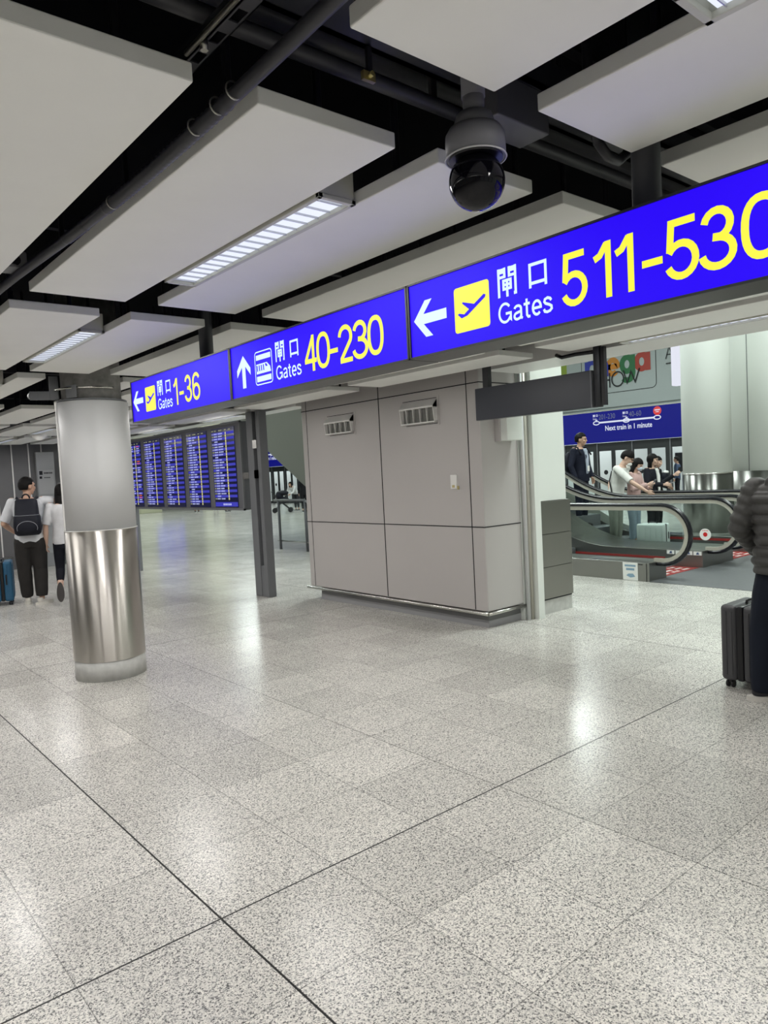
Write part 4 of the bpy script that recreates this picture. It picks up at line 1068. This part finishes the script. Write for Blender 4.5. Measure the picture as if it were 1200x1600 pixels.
    for k in (-1, 1):
        e, w_ = AR[k]
        b.ell(SH[k], .055, .055, .06, 14, 10)
        limb(b, [SH[k], SH[k].lerp(e, .5), e], [.048, .044, .036])
        limb(b, [e, e.lerp(w_, .35), w_], [.037, .038, .025])
        if hands:
            d = (w_-e).normalized(); inward = Vv(-k, 0, 0)
            hand(b, w_+d*.005, d, inward if abs(d.z) > .5 else Vv(-k*.3, 0, -1) if False else inward, Vv(0, 1, .2), .55, 1.0)
        h, kn, an = LG[k]
        limb(b, [h, h.lerp(kn, .5), kn], [.080, .070, .052]); limb(b, [kn, kn.lerp(an, .35), an], [.050, .052, .034])
    ob = voxel(sc(b).build('body', skin, t), vox, 3)
    # face
    fb = MB()
    for k in (-1, 1): fb.ell(HD((k*.031, .083, .012)), .013, .007, .007, 10, 6, HR); fb.ell(HD((k*.032, .090, .034)), .019, .006, .004, 8, 6, HR)
    sc(fb).build('eyes', EYE, t)
    fb = MB(); fb.ell(HD((0, .093, -.048)), .021, .008, .006, 10, 6, HR); sc(fb).build('lips', LIP, t)
    # hair
    hb = MB(); n, m_ = 36, 26; rs = []
    for j in range(1, m_):
        ph = PI*j/m_; ring = []
        for q in range(n):
            a = 2*PI*q/n; d = Vv(math.sin(ph)*math.cos(a), math.sin(ph)*math.sin(a), -math.cos(ph))
            front = d.y
            line = .46 if hair == 'short' else (.05 if hair == 'fringe' else .22)
            side = .08 if hair in ('short', 'fringe') else -.5
            cover = d.z > (line if front > .38 else (side if front > -.25 else -.66))
            k_ = 1.0 if cover else .80
            nse = 1+.035*mnoise.noise(Vv(d.x*5, d.y*5, d.z*5)+Vv(len(label), 0, 0))
            ring.append(HD((d.x*.092*k_*nse, -.012+d.y*.112*k_*nse, .024+d.z*.118*k_*nse)))
        rs.append(ring)
    hb.rings(rs)
    if hair in ('long', 'bob'):
        L_ = {'long': .26, 'bob': .13}[hair]; rs = []
        for j in range(9):
            z = .04-(L_+.06)*j/8; w_ = .092+.012*math.sin(j/8*PI)-(.01*j/8); ring = []
            for q in range(20):
                a = PI+PI*q/19; ring.append((w_*math.cos(a), .01+.108*math.sin(a), z))
            for q in range(20):
                a = 2*PI-PI*q/19; ring.append((w_*.72*math.cos(a), .01+.07*math.sin(a), z))
            rs.append([HD(p) for p in ring])
        hb.rings(rs)
    voxel(sc(hb).build('hair', HAIR, t), .006, 2)
    # trousers
    bm_, tm = bottom, top
    b = MB(); 
    if hips_z == 0:
        rs = []
        for z, rx, ry in ((.80, .150, .105), (.86, .160, .115), (.93, .158, .112), (1.02, .142, .104)): rs.append([(rx*wide*math.cos(u), ry*wide*math.sin(u), z) for u in [2*PI*k/28 for k in range(28)]])
        b.rings(rs)
    for k in (-1, 1):
        h, kn, an = LG[k]; a2 = an+(kn-an)*(crop/.42)
        limb(b, [h+Vv(0, 0, -.03), h.lerp(kn, .5), kn], [.092*baggy, .086*baggy, .070*baggy]); 
        mid = kn.lerp(a2, .5)
        b.tube([kn, kn.lerp(a2, .3), mid, kn.lerp(a2, .8), a2], [.070*baggy, .070*baggy, .066*baggy, .064*baggy*(1.0 if baggy > 1.1 else .9), .060*baggy*(.95 if baggy > 1.1 else .85)], 18)
    voxel(sc(b).build('trousers', bm_, t), .009, 3)
    # top
    b = MB()
    if puffer: g = lambda z: .036+.024*abs(math.sin(PI*(z-.02)/.068))**.6-(.02 if z > 1.40 else 0)
    else: g = .020 if coat is None else .034
    trings(b, g, hem, 1.44 if not puffer else 1.465)
    for k in (-1, 1):
        e, w_ = AR[k]; S0 = SH[k]
        R1 = .062 if not puffer else .078
        b.ell(S0+Vv(0, 0, -.005), R1+.004, R1+.004, R1, 16, 12)
        if sleeve == 'short':
            b.tube([S0, S0.lerp(e, .5), S0.lerp(e, .92)], [R1, .064, .062], 18)
        else:
            N = 40 if puffer else 8; pts = []; rad = []
            for q in range(N+1):
                f = q/N*2
                p = S0.lerp(e, f) if f <= 1 else e.lerp(w_, (f-1)*.97)
                pts.append(p); r = R1-(R1-.046 if not puffer else .024)*f/2
                if puffer: r += .018*abs(math.sin(PI*f*4.2))**.6-.006
                rad.append(r)
            b.tube(pts, rad, 18); b.ell(e, .052 if not puffer else .066, .052 if not puffer else .066, .052 if not puffer else .066, 12, 8)
    if puffer:
        b.tube([UB((0, -.01, 1.42)), UB((0, -.015, 1.47)), UB((0, -.01, 1.52))], [.105, .098, .088], 24)
        b.ell(UB((0, -.085, 1.45)), .12, .05, .07, 20, 12)
    voxel(sc(b).build('jacket' if (puffer or coat) else 'shirt', tm, t), .006 if puffer else .008, 1 if puffer else 3)
    if coat is not None:
        b = MB()
        b.poly([UB(p) for p in ((-.045, .135, 1.42), (.045, .135, 1.42), (.04, .148, 1.2), (.03, .150, .98), (-.03, .150, .98), (-.04, .148, 1.2))])
        b.prism([UB((-.05, .10, 1.45)), UB((.05, .10, 1.45)), UB((.045, .146, 1.30)), UB((.035, .150, 1.0)), UB((-.035, .150, 1.0)), UB((-.045, .146, 1.30))], LR @ Vv(0, .012, 0))
        sc(b).build('shirt_front', coat, t)
    # shoes
    um = mat('shoe_upper', shoe[0], .6); so = mat('shoe_sole', shoe[1], .6)
    for k in (-1, 1):
        h, kn, an = LG[k]; d_ = legs.get(('f', k)); f = Vector(d_).normalized() if d_ else Vv(0, 1, 0)
        up = Vv(0, 0, 1) if abs(f.z) < .5 else Vv(0, 1, 0)
        up = (up-f*up.dot(f)).normalized(); sd = f.cross(up); rot = Matrix((sd, f, up)).transposed()
        heel = an-up*.05-f*.03
        if not d_: heel.z = max(heel.z, .035)
        u_ = MB(); u_.ell(heel+f*.02+up*.01, .040, .055, .040, 14, 10, rot); u_.ell(heel+f*.09, .042, .085, .033, 16, 10, rot); u_.ell(heel+f*.15-up*.004, .044, .055, .028, 14, 10, rot); u_.tube([heel+up*.0, heel+up*.06], [.038, .040], 14)
        sh = voxel(sc(u_).build('shoe', um, t), .007, 2)
        pts = []
        for q in range(24):
            a = 2*PI*q/24; y = .065+.142*math.sin(a); w_ = .050*math.cos(a)*(1+.12*math.sin(a)); p = heel+f*y+sd*w_-up*.035; pts.append(p*s)
        sb = MB(); sb.prism(pts, up*.030*s); so_ = sb.build('sole', so, sh)
    t['_s'] = s
    return t, (lambda p: UB(p)*s), (lambda p: HD(p)*s)
def loc_part(b, name, m, t, vox=None, bevel=0):
    o = b.build(name, m, t, bevel=bevel)
    if vox: voxel(o, vox, 2)
    return o

# man with backpack
man, UBm, HDm = person('person in white t-shirt and wide dark trousers wearing a black backpack, arm round the companion', (2.70, 10.86, 0), (.30, .95), 1.79,
    arms={1: ((.33, .03, 1.40), (.50, .10, 1.42)), -1: ((-.30, -.04, 1.13), (-.20, .20, 1.0))}, legs={1: ((.10, .06, .50), (.09, .06, .085)), -1: ((-.10, .05, .50), (-.09, .16, .085)), ('f', 1): (.75, .66, 0)},
    head=(-55, 0), top=cloth('tee_white', (.62, .63, .66)), bottom=cloth('trouser_charcoal', (.028, .026, .025)), sleeve='short', shoe=((.62, .60, .55), (.7, .68, .62)), baggy=1.28, wide=1.12, crop=.03)
bp = thing('backpack', 'black backpack with grey zips worn on the back of the person in white t-shirt', 'backpack', tuple(man.matrix_basis.to_translation()), man.rotation_euler.z)
BK = cloth('nylon_black', (.010, .011, .018), .6)
b = MB(); rs = []
for z, rx, ry, yc in ((.99, .13, .05, -.22), (1.02, .16, .09, -.24), (1.12, .17, .105, -.245), (1.24, .165, .10, -.24), (1.27, .15, .09, -.23), (1.36, .145, .085, -.22), (1.46, .135, .07, -.205), (1.485, .11, .04, -.20)):
    rs.append([(rx*math.copysign(abs(math.cos(u))**.6, math.cos(u))*1.02, yc+ry*math.copysign(abs(math.sin(u))**.7, math.sin(u)), z) for u in [2*PI*k/28 for k in range(28)]])
b.rings(rs); loc_part(b, 'bag', BK, bp)
b = MB(); b.ell((0, -.335, 1.12), .13, .035, .10, 20, 12); loc_part(b, 'front_pocket', BK, bp)
b = MB(); b.tube([(-.12, -.352, 1.06)]+[(.125*math.cos(a), -.352-.012*math.sin(a), 1.09+.095*math.sin(a)) for a in [PI-PI*k/16 for k in range(17)]]+[(.12, -.352, 1.06)], .0035, 6)
b.tube([(-.15, -.29, 1.265), (-.08, -.332, 1.262), (.08, -.332, 1.262), (.15, -.29, 1.265)], .0035, 6); loc_part(b, 'zip', mat('zip_grey', (.35, .36, .4), .4, .5), bp)
b = MB(); b.tube([(.045*math.cos(a), -.20, 1.49+.055*math.sin(a)) for a in [PI*k/12 for k in range(13)]], .010, 8); loc_part(b, 'grab_handle', BK, bp)
for k in (-1, 1):
    b = MB(); b.tube([(k*.09, -.16, 1.44), (k*.12, -.08, 1.50), (k*.13, .02, 1.49), (k*.135, .11, 1.40), (k*.14, .13, 1.28), (k*.16, .07, 1.15), (k*.15, -.14, 1.05)], .018, 8); loc_part(b, 'shoulder_strap', BK, bp)
# companion woman
wom, _, _ = person('person with straight black hair in white top, half hidden behind the round column', (3.10, 10.66, 0), (.30, .95), 1.68,
    legs={-1: ((-.09, .04, .50), (-.10, -.20, .22)), ('f', -1): (0, -.15, -1), 1: ((.09, .12, .50), (.09, .14, .085))}, head=(0, 5), top=cloth('top_white', (.60, .60, .62)), bottom=cloth('trouser_black', (.008, .009, .014)), hair='long', skin=SKIN2, sleeve='short', shoe=((.6, .6, .6), (.045, .04, .038)), female=True, baggy=.9, crop=.16)

def suitcase(label, loc, rz, w_, d_, h, m, ribs='v', handle=0, group=None, dark=None):
    t = thing('suitcase', label, 'suitcase', loc, rz); dark = dark or M['black']
    z0 = .055
    for k, (x0, x1) in enumerate(((-w_/2, -.02), (.02, w_/2))):
        b = MB(); b.box(x0, x1, -d_/2, d_/2, z0, z0+h); loc_part(b, 'shell', m, t, bevel=.028).modifiers[0].segments = 4
        b = MB()
        if ribs:
            n = 5; xs = x0 if k == 0 else x1; sg = -1 if k == 0 else 1
            for q in range(n):
                y = -d_/2+.05+(d_-.10)*q/(n-1); b.box(min(xs, xs+sg*.006), max(xs, xs+sg*.006), y-.014, y+.014, z0+.05, z0+h-.05)
            for yy, sy in ((-d_/2, -1), (d_/2, 1)):
                for q in range(2):
                    xx = x0+(x1-x0)*(.33+.34*q); b.box(xx-.01, xx+.01, min(yy, yy+sy*.005), max(yy, yy+sy*.005), z0+.04, z0+h-.04)
            loc_part(b, 'ribs', m, t, bevel=.003)
    b = MB(); b.box(-.021, .021, -d_/2+.004, d_/2-.004, z0+.004, z0+h-.004); loc_part(b, 'zip_band', dark, t, bevel=.01)
    b = MB(); b.box(.045, .065, -d_/2-.014, -d_/2-.002, z0+h*.42, z0+h*.68); loc_part(b, 'side_handle', dark, t, bevel=.004)
    b = MB(); b.tube([(-.0, -.07, z0+h), (0, -.06, z0+h+.022), (0, .06, z0+h+.022), (0, .07, z0+h)], .009, 8); loc_part(b, 'top_handle', dark, t)
    for x in (-w_/2+.045, w_/2-.045):
        for y in (-d_/2+.05, d_/2-.05):
            wh = MB(); wh.box(x-.012, x+.012, y-.014, y+.014, .035, z0+.01); o = loc_part(wh, 'wheel', dark, t)
            c_ = MB()
            for sx in (-.017, .017): c_.cyl((x+sx-.008, y, .025), (x+sx+.008, y, .025), .025, n=18)
            c_.build('tyre', dark, o)
    if handle:
        b = MB()
        for y in (-.075, .075): b.cyl((-w_/2+.03, y, z0+h-.02), (-w_/2+.03, y, z0+h+handle), .007, n=10)
        b.box(-w_/2+.015, -w_/2+.045, -.09, .09, z0+h+handle, z0+h+handle+.025); loc_part(b, 'trolley_handle', M['rail_steel'], t)
    return t
suitcase('blue ribbed trolley suitcase with its handle up at the far left edge', (2.44, 11.42, 0), math.radians(-15), .27, .42, .56, mat('case_blue', (.035, .13, .24), .3, .3), handle=.36)
suitcase('dark grey ribbed trolley suitcase standing by the person in the puffer jacket', (5.10, 2.20, 0), math.radians(90), .26, .38, .52, mat('case_charcoal', (.06, .06, .065), .42, bump=.6), handle=0)
suitcase('pale grey trolley suitcase seen through the nearest escalator glass', (11.25, 6.42, .012), math.radians(8), .28, .46, .44, mat('case_white', (.62, .66, .65), .35))

# puffer jacket
puf, _, _ = person('person in dark grey quilted puffer jacket cut off by the right edge of the photo', (4.85, 1.85, 0), (.98, .18), 1.70,
    arms={-1: ((-.285, -.04, 1.16), (-.22, .16, .99)), 1: ((.285, -.04, 1.16), (.22, .16, .99))}, legs={-1: ((-.165, .01, .50), (-.175, .0, .085)), ('f', -1): (.8, .6, 0)}, head=(-10, 12), top=mat('puffer_grey', (.045, .044, .042), .55, bump=.25, nscale=40),
    bottom=cloth('trouser_navy', (.008, .011, .020)), hem=.86, wide=1.12, puffer=True, shoe=((.02, .02, .025), (.62, .60, .56)), baggy=1.2, crop=-.03, vox=.007)
# suited man
suit, UBs, HDs = person('person in dark navy suit and pale shirt standing on the moving escalator', (11.5, 7.98, .40), (.0, -1), 1.74,
    head=(22, 4), arms={1: ((.27, -.02, 1.13), (.24, .06, .90)), -1: ((-.27, -.02, 1.13), (-.24, .08, .90))}, top=cloth('suit_navy', (.010, .012, .024)), bottom=cloth('suit_trouser', (.008, .010, .020)), coat=cloth('shirt_pale', (.42, .46, .55)), hem=.84, wide=1.08, shoe=((.01, .01, .01), (.01, .01, .01)))
b = MB(); b.box(-.03, .03, .172, .178, 1.02, 1.12); loc_part(b, 'lanyard_card', M['white'], suit)
o = thing('shoulder_bag', 'black bag behind the back of the suited person', 'bag', tuple(suit.location), suit.rotation_euler.z)
b = MB(); b.ell((0, -.23, 1.16), .15, .09, .24, 20, 14); loc_part(b, 'bag', BK, o)
for k in (-1, 1):
    b = MB(); b.tube([(k*.10, -.15, 1.36), (k*.13, -.06, 1.475), (k*.14, .05, 1.46), (k*.15, .14, 1.32)], .016, 8); loc_part(b, 'strap', BK, o)
# leaning t-shirt man
tee, UBt, HDt = person('person in white t-shirt and chin mask leaning forward on the escalator handrail', (11.28, 7.14, .012), (.12, -.99), 1.80, lean=17,
    arms={1: ((.24, .42, 1.16), (.16, .62, 1.01)), -1: ((-.27, -.20, 1.16), (-.10, -.14, .98))}, head=(14, 30), top=cloth('tee_offwhite', (.66, .66, .63)), bottom=cloth('trouser_sage', (.19, .20, .17)), sleeve='short', hair='fringe', skin=SKIN2, hem=.84)
b = MB(); b.ell(HDt((0, .075, -.075)), .045, .045, .035, 16, 10); loc_part(b, 'face_mask', M['white'], tee)
b = MB()
for k in (-1, 1): b.tube([HDt((k*.034+.022*math.cos(a), .104, .012+.018*math.sin(a))) for a in [2*PI*q/16 for q in range(17)]], .0018, 5); b.tube([HDt((k*.056, .10, .015)), HDt((k*.08, .0, .01))], .0018, 5)
b.tube([HDt((-.012, .106, .015)), HDt((.012, .106, .015))], .0018, 5); loc_part(b, 'glasses', M['black'], tee)
b = MB(); P = [UBt(p) for p in ((-.08, .02, 1.46), (0, -.075, 1.44), (.09, -.125, 1.33), (.155, -.09, 1.18), (.17, -.0, 1.02), (.165, .05, .90))]; b.tube(P, .012, 6); loc_part(b, 'bag_strap', M['black'], tee)
# pink woman
pk, UBp, HDp = person('person in pink top with face mask looking down at a phone', (11.78, 7.08, .012), (.1, -.99), 1.62, lean=4, head=(0, 24),
    arms={1: ((.22, .10, 1.14), (.10, .33, 1.22)), -1: ((-.22, .10, 1.14), (-.06, .30, 1.16))}, top=cloth('top_pink', (.56, .38, .36)), bottom=cloth('jeans_pale', (.20, .25, .30)), hair='long', skin=SKIN2, female=True)
b = MB(); b.ell(HDp((0, .070, -.045)), .056, .050, .045, 16, 10); loc_part(b, 'face_mask', mat('mask_pale', (.5, .58, .66), .7), pk)
def phone(label, base, z_, tilt, m=None):
    t = thing('phone', label, 'phone', base, z_)
    R_ = Matrix.Rotation(tilt, 4, 'X')
    b = MB(); b.box(-.037, .037, -.075, .075, -.004, .004); b.v = [R_ @ v for v in b.v]; b.build('phone_body', m or mat('phone_grey', (.25, .25, .28), .3), t, bevel=.003)
    b = MB(); b.poly([(-.034, -.07, .0045), (.034, -.07, .0045), (.034, .07, .0045), (-.034, .07, .0045)]); b.v = [R_ @ v for v in b.v]; b.build('screen', emis('phone_glow', (.35, .38, .42), 1), t)
    return t
w_ = pk.matrix_basis @ (Vv(.03, .42, 1.24)*(1.62/1.75)); phone('phone held up by the person in the pink top', tuple(w_), pk.rotation_euler.z, math.radians(60))
# phone woman
pw, UBw, HDw = person('person in black jacket over a white shirt, glasses, holding a phone at chest height', (13.15, 7.50, 0), (.0, -1), 1.69, head=(14, 4),
    arms={1: ((.24, .06, 1.14), (.12, .32, 1.12)), -1: ((-.24, .04, 1.14), (-.10, .30, 1.10))}, top=cloth('jacket_black', (.012, .012, .018)), bottom=cloth('trouser_blk2', (.010, .010, .013)), coat=M['white'], hair='bob', skin=SKIN2, female=True)
b = MB()
for k in (-1, 1): b.tube([HDw((k*.034+.022*math.cos(a), .104, .012+.018*math.sin(a))) for a in [2*PI*q/16 for q in range(17)]], .0018, 5)
loc_part(b, 'glasses', M['black'], pw)
w_ = pw.matrix_basis @ (Vv(.02, .42, 1.14)*(1.69/1.75)); phone('phone held by the person in the black jacket', tuple(w_), pw.rotation_euler.z, math.radians(25))
bk, UBb, _ = person('person in black with one hand raised, just right of the phone holder', (14.0, 7.88, 0), (.15, -.99), 1.64, head=(0, 5),
    arms={1: ((.26, .22, 1.16), (.24, .47, 1.32)), -1: ((-.22, -.02, 1.12), (-.16, .20, 1.05))}, top=cloth('coat_black', (.010, .010, .014)), bottom=cloth('trouser_blk3', (.010, .010, .012)), hair='long', skin=SKIN2, female=True)
o = thing('chest_bag', 'black bag with a white flap carried in front of the person with raised hand', 'bag', tuple(bk.location), bk.rotation_euler.z)
b = MB(); b.ell((.04, .20, 1.20), .11, .07, .13, 18, 12); loc_part(b, 'bag', BK, o)
b = MB(); b.ell((.04, .215, 1.30), .09, .05, .035, 16, 10); loc_part(b, 'flap', M['white'], o)
# far passengers
fp = dpx(1060, 26.5)
person('distant person in blue denim jacket near the platform doors', (fp.x, fp.y, 0), (-.3, .95), 1.62, top=cloth('denim', (.06, .09, .15)), bottom=cloth('trouser_d', (.012, .012, .016)), hair='short', vox=.012, sleeve='long')
fp = dpx(449, 33.5)
person('distant person in white bending over the black stroller', (fp.x+.55, fp.y, 0), (-.9, -.3), 1.55, lean=48, arms={1: ((.2, .5, 1.0), (.15, .7, .9)), -1: ((-.2, .5, 1.0), (-.15, .7, .9))}, top=cloth('far_white', (.6, .6, .6)), bottom=cloth('far_trouser', (.03, .03, .035)), hair='bob', vox=.012, hands=True)
t = thing('stroller', 'black stroller with open hood seen in the gap left of the kiosk', 'stroller', (fp.x-.45, fp.y-.35, 0), math.radians(-35))
b = MB(); b.tube([(-.45, -.25, .95), (-.2, -.25, .6), (.35, -.25, .12)], .018, 8); b.tube([(-.45, .25, .95), (-.2, .25, .6), (.35, .25, .12)], .018, 8); b.tube([(-.35, -.25, .12), (.1, -.25, .62)], .018, 8); b.tube([(-.35, .25, .12), (.1, .25, .62)], .018, 8); b.tube([(-.45, -.25, .95), (-.45, .25, .95)], .02, 8)
loc_part(b, 'frame', M['black'], t)
b = MB(); b.ell((0, 0, .55), .32, .23, .16, 20, 12); b.ell((-.12, 0, .75), .18, .23, .22, 20, 12); loc_part(b, 'seat', BK, t)
b = MB(); b.ell((.02, 0, .88), .28, .25, .12, 20, 12); loc_part(b, 'hood', BK, t)
for x in (-.35, .35):
    for y in (-.25, .25): MB().cyl((x, y-.02, .11), (x, y+.02, .11), .11, n=20).build('wheel', M['black'], t)
fp = dpx(474, 32)
person('distant person in black standing beside the kiosk left edge', (fp.x+.1, fp.y, 0), (.5, .8), 1.66, top=cloth('far_black', (.010, .010, .012)), bottom=cloth('far_black2', (.010, .010, .012)), hair='short', vox=.012)
for i, (px, D, c_) in enumerate(((308, 38, (.03, .03, .035)), (338, 39, (.5, .5, .5)), (356, 36.5, (.25, .07, .03)))):
    fp = dpx(px, D)
    person(['distant person in dark clothes behind the middle screens', 'distant person in pale clothes behind the fourth screen', 'distant person in rust red top behind the rightmost screen'][i], (fp.x, fp.y, 0), (.2*i-.3, -.9), 1.7, top=cloth(f'fp_top{i}', c_), bottom=cloth(f'fp_bot{i}', (.02, .02, .025)), vox=.014, hands=True)
